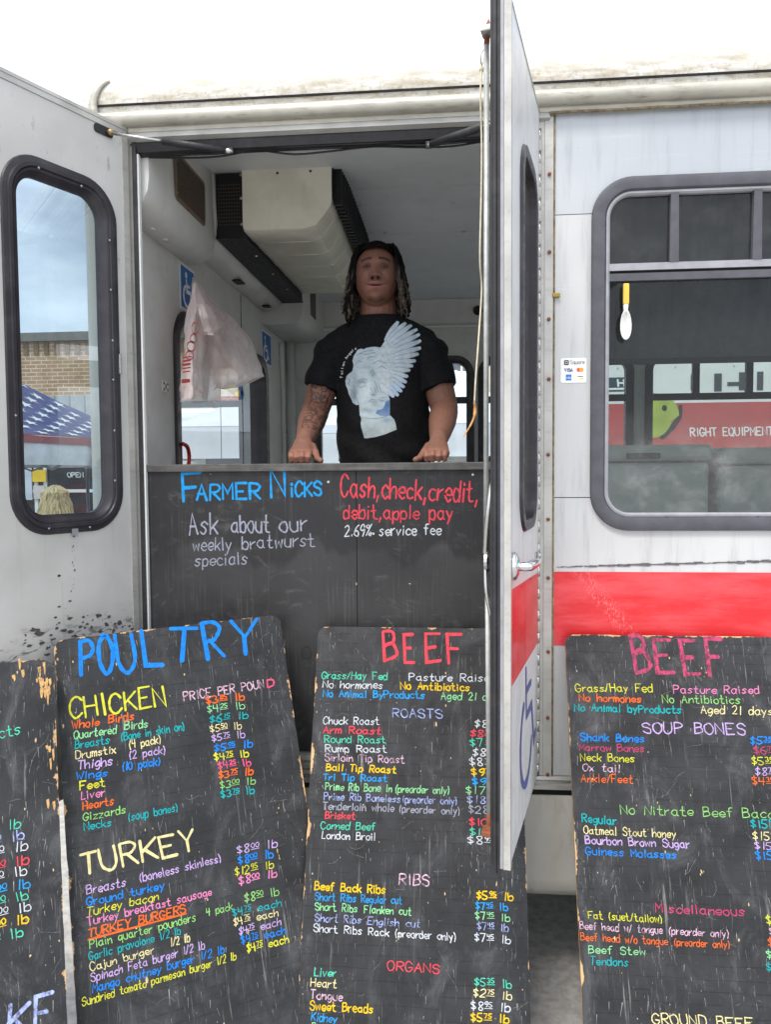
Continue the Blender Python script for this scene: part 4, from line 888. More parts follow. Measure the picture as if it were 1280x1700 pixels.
part('bowl_ridge', tube(crom([(c[0]-.006, c[1]+.03, .024), (c[0]+.004, c[1]+.0, .016), (c[0]-.002, c[1]-.034, .024)], 5), [.0012]*5+[.0026]*2+[.0012]*4, 6), MT['white'], scp, SW, smooth=True)

# ------------------------------------------------------------------ counter: painted ply board with a shelf behind its top edge
CTOP = 1.650
CB = frame((0, .022, 0), (1, 0, 0), (0, 0, 1), (0, -1, 0))
def counter_mat():
    g = G('black_painted_counter_ply'); o = g.co(); x, y, z = g.sep(o)
    c = g.mix(g.rng(g.noise(o, 4, 7, .65), .3, .7), S(32, 31, 32), S(52, 51, 52))
    # fresh darker repaint in the upper band, with an uneven edge
    up = g.rng(g.ma('ADD', y, g.ma('MULTIPLY', g.noise(g.co(scale=(5, 1.2, 5)), 1, 4), .34)), 1.53, 1.56)
    rest = g.ma('MULTIPLY', g.rng(g.ma('ADD', x, g.ma('MULTIPLY', g.noise(g.co(scale=(6, 2, 6)), 1.2, 6), .25)), .24, .21), g.rng(y, 1.30, 1.40))
    c = g.mix(g.ma('MULTIPLY', g.ma('MAXIMUM', up, rest), .85), c, S(22, 21, 23))
    c = g.mix(g.rng(g.noise(g.co(scale=(120, 3, 120)), 1, 6, .7), .52, .70, 0, g.rng(g.noise(g.co(scale=(4, 3, 4)), 1.5, 4), .42, .66, .06, .42)), c, S(100, 98, 96))
    c = g.mix(g.rng(g.noise(g.co(scale=(5, 9, 5)), 2, 8, .7, 1), .54, .76, 0, .34), c, S(118, 114, 110))
    c = g.mix(g.rng(g.noise(g.co(scale=(30, 30, 30)), 1, 2), .765, .78, 0, .8), c, S(188, 176, 150))
    g.P(Base_Color=c, Roughness=g.rng(g.noise(o, 16, 5), .3, .7, .42, .66)); g.bump(g.noise(g.co(scale=(170, 7, 170)), 1, 5, .7), .3, .0015); return g.m
CM = counter_mat()
cnt = empty('counter', (.6, .03, FLOOR)); tag(cnt, 'black painted plywood serving counter set across the bus doorway', 'counter')
part('front_board', plate([(.020, FLOOR+.046), (.682, FLOOR+.046), (.682, CTOP-.024), (.020, CTOP-.024)], .018), CM, cnt, CB)
part('front_board', plate([(.684, FLOOR+.046), (1.222, FLOOR+.046), (1.222, CTOP-.024), (.684, CTOP-.024)], .018), CM, cnt, CB)
part('shelf', bbox(.020, .012, CTOP-.024, 1.222, .36, CTOP, .0025, 2), mat('worn_black_shelf', S(74, 72, 70), .6, 0, .25, 30, .3, 120, .5, S(140, 132, 120), (3, 60, 60)), cnt)
for x in (.06, 1.17): part('side_support', box(x-.018, .042, FLOOR, x+.018, .34, CTOP-.026), CM, cnt)
for x, y in ((545, 800), (785, 788), (620, 886)):
    p = onplane(CB, x, y); part('screw_head', lathe([(.004, 0), (.004, .001)], 8, 'z', (p[0], p[1], .0005)), MT['steel'], cnt, CB)
p = onplane(CB, 509, 1084)
b = B(); ribbon(b, [(p[0]+.016*math.cos(t*PI/9), p[1]+.019*math.sin(t*PI/9)) for t in range(19)], .0012, .0005); part('knot_hole', b, MT['black'], cnt, CB, fix=False)
letter(CB, cnt, 9, [('F', 163, 153, 228, 150, 'sky', 104), ('ARMER', 210, 151, 436, 147, 'sky', 58, .17), ('N', 478, 145, 528, 140, 'sky', 98), ('iCKS', 548, 140, 658, 134, 'sky', 54, .17),
    ('Ask', 182, 279, 284, 272, 'grey', 72, .09), ('about', 334, 270, 470, 268, 'grey', 62, .09), ('our', 508, 266, 606, 262, 'grey', 60, .09), ('weekly', 197, 336, 332, 332, 'grey', 50, .10), ('bratwurst', 373, 328, 633, 319, 'grey', 50, .10), ('specials', 203, 390, 390, 382, 'grey', 48, .10),
    ('Cash,check,credit,', 728, 139, 1222, 160, 'red', 74, .09), ('debit,apple pay', 738, 220, 1130, 222, 'red', 54, .11), ('2.69% service fee', 743, 282, 1088, 277, 'white', 42, .11)], 60, .13)

# ------------------------------------------------------------------ menu boards
BL = 1.235
def rough_outline(w, h, r, seed, chip=.0022):
    R = random.Random(seed); pts = rr(0, -h, w, 0, r, 5); out = []
    for i, p in enumerate(pts):
        q = pts[(i+1) % len(pts)]; L = math.hypot(q[0]-p[0], q[1]-p[1]); k = max(1, int(L/.025))
        for j in range(k):
            t = j/k; x = p[0]+(q[0]-p[0])*t; y = p[1]+(q[1]-p[1])*t
            s = chip*max(0, R.gauss(0, .55)); out.append((x+(s if x < w/2 else -s), y-(s if y > -h/2 else -s)))
    return out
SCR1 = mat('pale_scratch', S(138, 137, 134), .85, 0, .3, 90); SCR2 = mat('bare_wood_fleck', S(190, 166, 126), .85, 0, .3, 90)
def scratches(e, Mb, w, length, seed, wear):
    R = random.Random(seed*17); fine = B(); flecks = B()
    def q(b, x, y, l, a, t, z):
        dx, dy = math.cos(a), math.sin(a); b.add([(x-dy*t, y+dx*t, z), (x+dy*t, y-dx*t, z), (x+dx*l+dy*t*.3, y+dy*l-dx*t*.3, z), (x+dx*l-dy*t*.3, y+dy*l+dx*t*.3, z)], [(0, 1, 2, 3)])
    n = 0
    while n < 900*wear:
        x = R.uniform(.008, w-.008); y = R.uniform(-length+.01, -.008)
        dens = .5+.9*mnoise.noise(Vector((x*6+seed, y*4, 3)))
        edge = min(x, w-x, -y); dens += .45*math.exp(-edge/.05)
        n += 1
        if R.random() > dens: continue
        k = R.random(); z = .0004 if R.random() < .7 else .0016
        if k < .70: q(fine, x, y, abs(R.gauss(.004, .012))+.002, -PI/2+R.gauss(0, .10), abs(R.gauss(.0002, .0003))+.00015, z)
        elif k < .90:
            a = R.uniform(0, 6.3); l = abs(R.gauss(0, .02))+.004
            for s in range(4): q(fine, x, y, l/3, a, R.uniform(.00015, .0004), z); x += math.cos(a)*l/3; y += math.sin(a)*l/3; a += R.gauss(0, .35)
        else:
            r_ = abs(R.gauss(.0005, .0009))+.0004; st = R.uniform(1, 3)
            flecks.add(*sheet([(x+r_*math.cos(t*PI/3)*R.uniform(.6, 1.2), y+r_*st*math.sin(t*PI/3)*R.uniform(.6, 1.2)) for t in range(6)], z))
    fine.to('scratches', SCR1, e, Mb, fix=False)['kind'] = 'stuff'; flecks.to('flecks', SCR2, e, Mb, fix=False)['kind'] = 'stuff'
def menu_board(tl, a, lean, w, label, seed, lines=.0285, wear=1.0, length=BL):
    """tl = top corner in the world, a = direction of the top edge, lean = tilt from upright"""
    a = Vector(a).normalized(); nh = Vector((a.y, -a.x, 0)).normalized()
    up = Vector((0, 0, 1))*math.cos(lean) - nh*math.sin(lean)
    # tilt in the board's own plane is in a.z
    up = (up - a*up.dot(a)).normalized(); nz = a.cross(up)
    Mb = frame(tl, a, up, nz)
    e = empty('menu_board', Mb @ Vector((w/2, -length, 0)), frame(Mb @ Vector((w/2, -length, 0)), a, up, nz))
    tag(e, label, 'menu board', 'black menu boards leaning on the bus')
    bm_ = blackboard('black_menu_board_paint', w, length, seed, lines, wear)
    vv, f2 = plate(rough_outline(w, length, .028, seed), .012)
    me = mesh('board', vv, f2, bm_); me.materials.append(MT['wood'])
    for p in me.polygons:
        if abs(p.normal.z) < .5: p.material_index = 1
    link('board', me, e, Mb)
    scratches(e, Mb, w, length, seed, wear)
    return e, Mb
LEAN = math.radians(21.5)
tl3 = atY(528, 1040, -.040)
b3, M3 = menu_board(tl3, (1, 0, 0), LEAN, .605, 'black menu board lettered BEEF over roasts, ribs and organs prices', 3)
letter(M3, b3, 4, [('B', 482, 236, 546, 232, 'red', 150, .105), ('E', 588, 239, 632, 238, 'red', 148, .105), ('E', 696, 242, 766, 239, 'red', 150, .105), ('F', 810, 244, 880, 244, 'red', 152, .105),
    ('Grass/Hay Fed', 165, 325, 495, 330, 'mint'), ('Pasture Raised', 608, 335, 1045, 340, 'white'), ('No hormones', 170, 370, 472, 376, 'white'), ('No Antibiotics', 565, 378, 912, 388, 'gold', 40, .17), ('No Animal ByProducts', 172, 416, 685, 426, 'sky', 38, .17), ('Aged 21 days', 770, 430, 1085, 438, 'green'),
    ('ROASTS', 525, 519, 775, 524, 'peri', 46), ('Chuck Roast', 172, 555, 455, 558, 'white'), ('Arm Roast', 172, 601, 462, 606, 'red', 40, .17), ('Round Roast', 180, 648, 488, 652, 'mint'), ('Rump Roast', 183, 695, 493, 699, 'white'), ('Sirloin Tip Roast', 182, 741, 583, 752, 'ltpink'), ('Ball Tip Roast', 188, 790, 540, 803, 'gold', 38, .18), ('Tri Tip Roast', 172, 838, 495, 846, 'sky', 36, .18),
    ('Prime Rib Bone In', 183, 888, 518, 898, 'green'), ('(preorder only)', 536, 900, 808, 908, 'green'), ('Prime Rib Boneless', 177, 938, 562, 951, 'peri'), ('(preorder only)', 574, 952, 848, 961, 'peri'), ('Tenderloin whole', 170, 986, 530, 998, 'grey'), ('(preorder only)', 556, 1000, 862, 1013, 'grey'),
    ('Brisket', 182, 1032, 332, 1036, 'red', 38, .17), ('Corned Beef', 160, 1085, 435, 1092, 'mint'), ('London Broil', 165, 1133, 435, 1144, 'white'),
    ('$8^75^ lb', 935, 569, 1150, 575, 'white'), ('$8^25^ lb', 912, 618, 1135, 626, 'red', 38, .17), ('$7^95^ lb', 912, 666, 1140, 674, 'mint'), ('$8^25^ lb', 925, 716, 1145, 724, 'white'), ('$8^75^ lb', 910, 764, 1140, 772, 'white'), ('$9^75^ lb', 918, 813, 1142, 822, 'gold', 38, .18), ('$9^75^ lb', 925, 862, 1145, 870, 'sky', 38, .18),
    ('$17^95^ lb', 890, 906, 1150, 916, 'green'), ('$18^95^ lb', 897, 954, 1152, 964, 'peri'), ('$28^95^ lb', 905, 1004, 1155, 1014, 'grey'), ('$10^75^ lb', 910, 1066, 1150, 1076, 'red', 40, .17), ('$11^25^ lb', 912, 1115, 1148, 1124, 'mint'), ('$8^95^ lb', 900, 1158, 1150, 1168, 'white')], 40, .13)
letter(M3, b3, 5, [('RIBS', 556, 330, 708, 336, 'ltpink', 56), ('Beef Back Ribs', 130, 357, 486, 376, 'gold', 44, .17), ('Short Ribs', 130, 408, 338, 420, 'sky'), ('Regular cut', 366, 421, 570, 429, 'sky'), ('Short Ribs', 132, 459, 345, 471, 'green'), ('Flanken cut', 380, 473, 617, 485, 'green'), ('Short Ribs', 130, 516, 362, 528, 'peri'), ('English cut', 396, 532, 662, 548, 'peri'), ('Short Ribs Rack', 124, 568, 505, 592, 'white'), ('(preorder only)', 536, 594, 842, 614, 'white'),
    ('$5^95^ lb', 945, 402, 1135, 412, 'gold', 42, .18), ('$7^45^ lb', 943, 455, 1106, 463, 'sky', 40, .16), ('$7^45^ lb', 940, 505, 1118, 518, 'green'), ('$7^45^ lb', 950, 558, 1110, 570, 'peri'), ('$7^45^ lb', 935, 615, 1120, 630, 'white'),
    ('ORGANS', 498, 762, 760, 780, 'red', 52), ('Liver', 128, 792, 237, 797, 'mint', 46), ('Heart', 108, 845, 238, 853, 'cream', 44), ('Tongue', 107, 905, 268, 920, 'ltpink', 48), ('Sweet Breads', 105, 965, 423, 980, 'gold', 48, .15), ('Kidney', 112, 1018, 238, 1031, 'sky', 46), ('Brains', 112, 1070, 230, 1082, 'green', 46),
    ('$5^35^ lb', 935, 840, 1126, 856, 'mint', 44), ('$2^75^ lb', 930, 896, 1126, 915, 'cream', 44), ('$8^95^ lb', 918, 962, 1118, 976, 'white', 46), ('$5^75^ lb', 918, 1022, 1112, 1032, 'gold', 46, .16)], 42, .13)
tl2 = atY(88, 1063, -.345); tr2 = atY(464, 1020, -.040)
b2, M2 = menu_board(tl2, tr2-tl2, LEAN, (tr2-tl2).length, 'black menu board lettered POULTRY over chicken and turkey prices', 2)
letter(M2, b2, 2, [('P', 156, 355, 218, 346, 'blue', 160, .115), ('O', 250, 342, 312, 336, 'blue', 168, .115), ('U', 342, 332, 424, 322, 'blue', 170, .115), ('L', 470, 306, 548, 296, 'blue', 164, .12), ('T', 580, 286, 706, 280, 'blue', 160, .115), ('R', 768, 268, 850, 256, 'blue', 164, .115), ('Y', 886, 254, 1010, 244, 'blue', 164, .115),
    ('CHICKEN', 105, 563, 566, 497, 'yellow', 98, .11), ('PRICE PER POUN', 655, 475, 1042, 412, 'ltpink', 46, .14), ('D', 1060, 410, 1090, 404, 'hot', 40, .2), ('Whole', 112, 611, 244, 594, 'orange', 40, .17), ('Birds', 290, 584, 412, 566, 'orange', 42, .17), ('Quartered', 122, 661, 326, 632, 'green'), ('Birds', 368, 616, 480, 602, 'green'),
    ('Breasts', 128, 709, 292, 680, 'teal'), ('(Bone in skin on)', 350, 668, 655, 616, 'teal'), ('Drumstix', 132, 757, 324, 727, 'cream'), ('(4 pack)', 390, 706, 540, 680, 'cream'), ('Thighs', 140, 808, 308, 784, 'lilac', 48), ('(2 pack)', 390, 757, 562, 730, 'lilac'), ('Wings', 132, 858, 284, 838, 'blue', 40, .17), ('(10 pack)', 355, 813, 536, 785, 'blue', 42, .16),
    ('Feet', 152, 906, 272, 888, 'yellow', 42, .16), ('Liver', 158, 954, 272, 934, 'pink', 44), ('Hearts', 166, 1001, 314, 976, 'orange', 42, .16), ('Gizzards', 168, 1056, 372, 1016, 'lime', 42), ('Necks', 173, 1102, 303, 1080, 'teal', 42), ('(soup bones)', 385, 1056, 622, 1008, 'teal', 42),
    ('$3^85^ lb', 760, 491, 946, 472, 'orange', 38, .19), ('$4^25^ lb', 764, 535, 948, 512, 'green', 38), ('$6^15^ lb', 775, 583, 964, 560, 'teal', 38, .16), ('$5^50^ lb', 780, 628, 933, 610, 'cream', 38), ('$5^75^ lb', 788, 674, 949, 652, 'lilac', 38), ('$5^95^ lb', 797, 722, 986, 697, 'blue', 38, .19), ('$4^75^ lb', 800, 765, 966, 745, 'yellow', 38, .16), ('$4^25^ lb', 818, 806, 978, 788, 'hot', 38, .17), ('$3^75^ lb', 820, 851, 987, 830, 'orange', 38, .19), ('$3^00^ lb', 826, 901, 998, 876, 'lime', 38), ('$3^75^ lb', 832, 946, 994, 922, 'teal', 38, .17)], 42, .13)
letter(M2, b2, 3, [('TURKEY', 160, 330, 712, 206, 'cream', 108, .13), ('Breasts', 185, 422, 372, 380, 'lilac', 48), ('(boneless skinless)', 440, 362, 832, 264, 'lilac', 46), ('Ground turkey', 185, 478, 558, 394, 'blue', 44, .16), ('Turkey bacon', 184, 526, 530, 447, 'yellow', 44), ('Turkey breakfast sausage', 190, 573, 788, 424, 'pink', 44, .14), ('TURKEY BURGERS', 192, 630, 662, 508, 'orange', 44, .18),
    ('Plain quarter pounders', 200, 682, 712, 548, 'lime', 46), ('4 pack', 765, 526, 890, 494, 'lime', 40), ('Garlic provolone 1/2 lb', 197, 740, 638, 612, 'teal', 44), ('Cajun burger', 203, 792, 510, 704, 'cream', 44), ('1/2 lb', 590, 672, 682, 648, 'cream', 44), ('Spinach Feta burger 1/2 lb', 206, 844, 754, 682, 'lilac', 46), ('Mango chutney burger 1/2 lb', 213, 896, 848, 704, 'blue', 46, .14), ('Sundried tomato parmesan burger 1/2 lb', 162, 962, 906, 734, 'yellow', 44),
    ('$8^00^ lb', 908, 226, 1105, 192, 'lilac', 42), ('$8^00^ lb', 915, 276, 1086, 242, 'blue', 42, .17), ('$12^95^ lb', 898, 333, 1088, 292, 'yellow', 42), ('$8^00^ lb', 918, 376, 1103, 336, 'pink', 42, .16), ('$8^50^ lb', 945, 460, 1113, 426, 'lime', 44), ('$4^75^ each', 888, 530, 1126, 478, 'teal', 42), ('$4^75^ each', 893, 574, 1110, 525, 'cream', 42), ('$4^75^ each', 918, 618, 1123, 570, 'lilac', 42), ('$4^75^ each', 930, 662, 1146, 612, 'blue', 42, .15), ('$4^75^ each', 957, 702, 1161, 654, 'yellow', 44, .15)], 44, .12)
b = B(); ribbon(b, [onplane(M2, 80+192/2.909, 1340+640/2.909), onplane(M2, 80+664/2.909, 1340+514/2.909)], .0022, .0006); b.to('lettering', chalk('orange'), b2, M2, fix=False)
tl4 = atY(938, 1053, -.042)
b4, M4 = menu_board(tl4, (1, 0, 0), LEAN, .605, 'black menu board lettered BEEF over soup bones and bacon prices', 4, .0285, 1.25)
letter(M4, b4, 6, [('B', 490, 308, 574, 304, 'worn', 204, .11), ('E', 614, 310, 708, 306, 'worn', 200, .11), ('E', 772, 314, 862, 312, 'worn', 204, .11), ('F', 920, 316, 1010, 314, 'worn', 208, .11), ('Grass/Hay Fed', 132, 421, 582, 421, 'yellow'), ('Pasture Raised', 708, 430, 1212, 433, 'pink'), ('No hormones', 150, 476, 517, 484, 'orange', 46, .17), ('No Antibiotics', 643, 486, 1100, 491, 'lime'), ('No Animal byProducts', 122, 533, 752, 549, 'teal', 46, .17), ('Aged 21 days', 870, 548, 1292, 560, 'cream'),
    ('SOUP BONES', 528, 663, 1130, 674, 'lilac', 62), ('Shank Bones', 158, 708, 533, 719, 'blue', 48, .17), ('Marrow Bones', 152, 768, 533, 777, 'rose', 46), ('Neck Bones', 158, 828, 475, 837, 'yellow', 48), ('Ox tail', 170, 888, 390, 896, 'ltpink', 48), ('Ankle/Feet', 162, 953, 466, 961, 'orange', 50), ('No Nitrate Beef Bacon', 395, 1142, 1345, 1170, 'lime', 58, .10),
    ('$5^35^ lb', 1155, 728, 1400, 738, 'blue', 48, .17), ('$6^75^ lb', 1180, 787, 1420, 796, 'rose', 50), ('$5^35^ lb', 1165, 850, 1410, 858, 'yellow', 48), ('$8^75^ lb', 1185, 913, 1420, 922, 'lilac', 48), ('$4^35^ lb', 1170, 970, 1410, 978, 'orange', 50)], 50, .12)
letter(M4, b4, 7, [('Regular', 167, 156, 367, 176, 'teal', 52, .15), ('Oatmeal Stout honey', 178, 228, 718, 252, 'cream', 50), ('Bourbon Brown Sugar', 187, 286, 802, 313, 'lilac', 50, .15), ('Guiness Molasses', 190, 350, 722, 374, 'blue', 50, .15), ('Miscellaneous', 602, 690, 1125, 714, 'rose', 58), ('Fat (suet/tallow)', 205, 728, 637, 753, 'yellow', 48), ('Beef head w/ tongue', 155, 790, 640, 818, 'ltpink', 48), ('(preorder only)', 678, 820, 1030, 840, 'ltpink', 48), ('Beef head w/o tongue', 160, 856, 672, 884, 'orange', 48), ('(preorder only)', 710, 886, 1036, 902, 'orange', 46), ('Beef Stew', 205, 932, 538, 943, 'green', 48), ('Tendons', 215, 1000, 437, 1009, 'teal', 52), ('GROUND BEEF', 585, 1350, 1175, 1378, 'cream', 62),
    ('$15^95^ lb', 1160, 190, 1430, 200, 'teal', 50, .16), ('$15^95^ lb', 1172, 262, 1440, 272, 'cream', 50), ('$15^95^ lb', 1185, 318, 1450, 328, 'lilac', 50), ('$15^95^ lb', 1190, 378, 1460, 388, 'blue', 52, .16), ('$2', 1255, 762, 1330, 766, 'yellow', 52), ('$9', 1270, 824, 1345, 828, 'ltpink', 50), ('$8', 1262, 892, 1340, 896, 'orange', 52), ('$6', 1255, 962, 1330, 966, 'green', 52), ('$5', 1252, 1036, 1330, 1040, 'teal', 52)], 50, .12)
a1_ = Vector((.86, .50, .0)).normalized(); tr1 = atY(88, 1092, -.41)
w1 = .61
b1, M1 = menu_board(tr1-a1_*w1, a1_, LEAN, w1, 'black menu board with splintered edge and prices per pound, beside the poultry board', 9, 0, 1.35)
letter(M1, b1, 1, [('Products', -330, 1150, 160, 1030, 'mint', 92, .09)], 90)
letter(M1, b1, 8, [('$7^00^ lb', -230, 250, 156, 158, 'mint', 74, .11), ('$8^00^ lb', -220, 345, 184, 244, 'peri', 74, .14), ('$9^00^ lb', -200, 425, 212, 330, 'white', 74, .11), ('$6^00^ lb', -190, 540, 222, 440, 'red', 74, .15), ('$9^00^ lb', -195, 625, 208, 524, 'white', 74, .11), ('$7^00^ lb', -180, 725, 234, 626, 'sky', 76, .14), ('$9^00^ lb', -180, 815, 218, 718, 'mint', 74, .11), ('$8^00^ lb', -165, 905, 238, 808, 'white', 74, .11), ('$9^00^ lb', -180, 1000, 220, 902, 'gold', 74, .15), ('$9^00^ lb', -230, 1110, 178, 1008, 'mint', 74, .13),
    ('K', 60, 1800, 208, 1770, 'peri', 250, .14), ('E', 268, 1760, 396, 1730, 'peri', 260, .14)], 74)
for px, py, n_ in ((30, 1095, 5), (75, 1130, 14), (68, 1100, 8), (84, 1235, 4), (82, 1330, 2)):
    for i in range(n_):
        p = onplane(M1, px+rng.uniform(-9, 7), py+rng.uniform(-6, 30)); h = rng.uniform(.008, .03); w = rng.uniform(.0015, .0045)
        part('splinter', plate([(p[0]-w, p[1]), (p[0]+w*.8, p[1]+.002), (p[0]+w, p[1]-h*.6), (p[0]+w*.3, p[1]-h), (p[0]-w*.5, p[1]-h*.8)], .001, z=.0012+.0002*(i % 5)), MT['wood'], b1, M1)
# ------------------------------------------------------------------ people
def fuse(b, voxel, smooth=6, fac=.5):
    """one continuous skin from overlapping closed shapes"""
    me = mesh('tmp', b.v, b.f); o = bpy.data.objects.new('tmp', me); COL.objects.link(o)
    m = o.modifiers.new('r', 'REMESH'); m.mode = 'VOXEL'; m.voxel_size = voxel; m.use_smooth_shade = True
    if smooth: s = o.modifiers.new('s', 'SMOOTH'); s.iterations = smooth; s.factor = fac
    dg = bpy.context.evaluated_depsgraph_get(); out = bpy.data.meshes.new_from_object(o.evaluated_get(dg))
    bpy.data.objects.remove(o); bpy.data.meshes.remove(me)
    out.polygons.foreach_set('use_smooth', [True]*len(out.polygons)); return out
def ga(d, s): return math.exp(-(d/s)**2)
def head_shape(o, tilt=0.0, turn=0.0, seg=80, rows=64, hx=.082, hy=.098, hz=.117):
    """skull and face as one sculpted ball; face looks to -y; o = centre of the head"""
    v = []; f = []; Rm = Matrix.Rotation(turn, 3, 'Z') @ Matrix.Rotation(tilt, 3, 'X')
    for j in range(rows+1):
        ph = PI*j/rows
        for i in range(seg):
            th = 2*PI*i/seg
            n = Vector((math.sin(ph)*math.cos(th), math.sin(ph)*math.sin(th), math.cos(ph)))
            x, y, z = n.x*hx, n.y*hy, n.z*hz
            lo = max(0, -n.z)
            if z < 0: x *= 1-.15*lo**1.8; y = y*(1-.10*lo) if y < 0 else y*(1-.45*lo)
            fr = max(0, -n.y)**.7
            if y < 0: y = -hy*fr*(.88+.10*abs(n.z)) if False else y*.92
            d = 0                                       # outward (-y) relief
            d -= .0090*(ga(x-.031, .015)+ga(x+.031, .015))*ga(z-.004, .012)          # eye sockets
            d += .0050*(ga(x-.028, .024)+ga(x+.028, .024))*ga(z-.026, .009)          # brow
            t = min(1, max(0, (.012-z)/.046)) if z > -.040 else max(0, 1-(-.040-z)/.008)
            d += (.006+.017*t)*t*ga(x, .0085+.005*t)                                  # nose ridge and tip
            d += .0120*(ga(x-.0175, .0085)+ga(x+.0175, .0085))*ga(z+.036, .009)      # nostril wings
            d += .0100*ga(x, .029)*ga(z+.0575, .0062) + .0110*ga(x, .025)*ga(z+.0730, .0072) - .0060*ga(x, .030)*ga(z+.0650, .0028)
            d += .0125*ga(x, .026)*ga(z+.100, .013) - .004*ga(x, .025)*ga(z+.086, .006)
            d += .0060*(ga(x-.046, .020)+ga(x+.046, .020))*ga(z+.026, .024)          # cheeks
            d += .0030*(ga(x-.031, .012)+ga(x+.031, .012))*ga(z-.003, .0055)         # lids over the eyeballs
            if n.y < 0: y -= d*min(1, (-n.y)*2.2)
            v.append(Vector(o) + Rm @ Vector((x, y, z)))
    for j in range(rows):
        for i in range(seg): f.append((j*seg+i, j*seg+(i+1) % seg, (j+1)*seg+(i+1) % seg, (j+1)*seg+i))
    return (v, f), Rm
def hand_shape(b, wrist, pf, side, spread=1.0):
    """palm and five bent fingers resting on the counter; pf = forward, side = +1 thumb towards +x"""
    up = Vector((0, 0, 1)); f = Vector(pf).normalized(); s = Vector((side, 0, 0)); s = (s-f*s.dot(f)).normalized()
    w = Vector(wrist)
    P = lambda a, c, h: w + f*a + s*c + up*h
    # palm
    b.add(*tube([P(-.03, 0, .026), P(.0, .0, .008), P(.035, 0, -.010), P(.065, -.002, -.022), P(.085, -.002, -.028)], [(.022, .026), (.021, .029), (.019, .037), (.017, .041), (.012, .039)], 18, up=(0, 0, 1)))
    tz = CTOP+.0095
    for k, (c, ln) in enumerate(((.030, .072), (.0105, .080), (-.0095, .074), (-.028, .058))):
        a0 = P(.070, c, -.022); r = (.0098, .0100, .0096, .0086)[k]
        a1 = P(.070+ln*.36, c*1.06, -.024); a1.z = max(a1.z, tz+.024); a2 = P(.070+ln*.52, c*1.04, 0); a2.z = tz+.012+.003*(k % 2); a3 = P(.070+ln*.44, c*1.00, 0); a3.z = tz-.0005
        a4 = P(.070+ln*.24, c*.96, 0); a4.z = tz-.001
        b.add(*tube([a0, a0.lerp(a1, .5), a1, a1.lerp(a2, .5), a2, a3, a4], [r*1.1, r*1.05, r*1.08, r, r*.98, r*.92, r*.7], 10))
    t0 = P(.012, .028, -.008); t1 = P(.044, .046, -.028); t2 = P(.070, .056, 0); t2.z = tz+.006; t3 = P(.084, .070, 0); t3.z = tz+.001
    b.add(*tube([t0, t1, t2, t3, t3+(t3-t2)*.3], [.017, .0135, .0115, .0095, .006], 10))
SKIN = S(126, 88, 73)
man = empty('person', (.70, .53, FLOOR)); tag(man, 'person in black printed T-shirt standing behind the counter, both hands on it', 'person')
HC = Vector((.700, .525, 2.338))
hs, HR = head_shape(HC, math.radians(-10), math.radians(3))
bd = B(); bd.add(*hs)
bd.add(*tube([(.700, .575, 2.29), (.701, .572, 2.24), (.702, .566, 2.18), (.703, .555, 2.12)], [(.070, .066), (.070, .067), (.074, .072), (.090, .10)], 20, up=(0, -1, 0)))
TX = .712
torso = [(.72, 1.46, .165, .125), (.72, 1.56, .172, .135), (.72, 1.68, .176, .140), (.718, 1.80, .176, .138), (.715, 1.92, .176, .132), (.713, 2.02, .180, .126), (.71, 2.09, .176, .112), (.706, 2.140, .150, .098), (.703, 2.172, .112, .088), (.702, 2.196, .084, .080)]
bd.add(*tube([(x, .555, z) for x, z, a, c in torso], [(c-.012, a-.012) for x, z, a, c in torso], 24, up=(0, -1, 0)))
shR, elR, wrR = Vector((.532, .555, 2.075)), Vector((.470, .520, 1.855)), Vector((.474, .255, 1.722))
shL, elL, wrL = Vector((.886, .555, 2.070)), Vector((.948, .520, 1.850)), Vector((.930, .255, 1.718))
for sh, el, wr, sd in ((shR, elR, wrR, 1), (shL, elL, wrL, -1)):
    bd.add(*tube([sh+Vector((sd*.03, 0, .02)), sh, sh.lerp(el, .45), el, el.lerp(wr, .12), el.lerp(wr, .35), el.lerp(wr, .7), wr, wr.lerp(el, -.08)], [.056, .062, .060, .050, .051, .050, .039, .0275, .024], 20))
    hand_shape(bd, wr, (-.10*sd*-1 if False else .04*sd, -.88, -.20), sd)
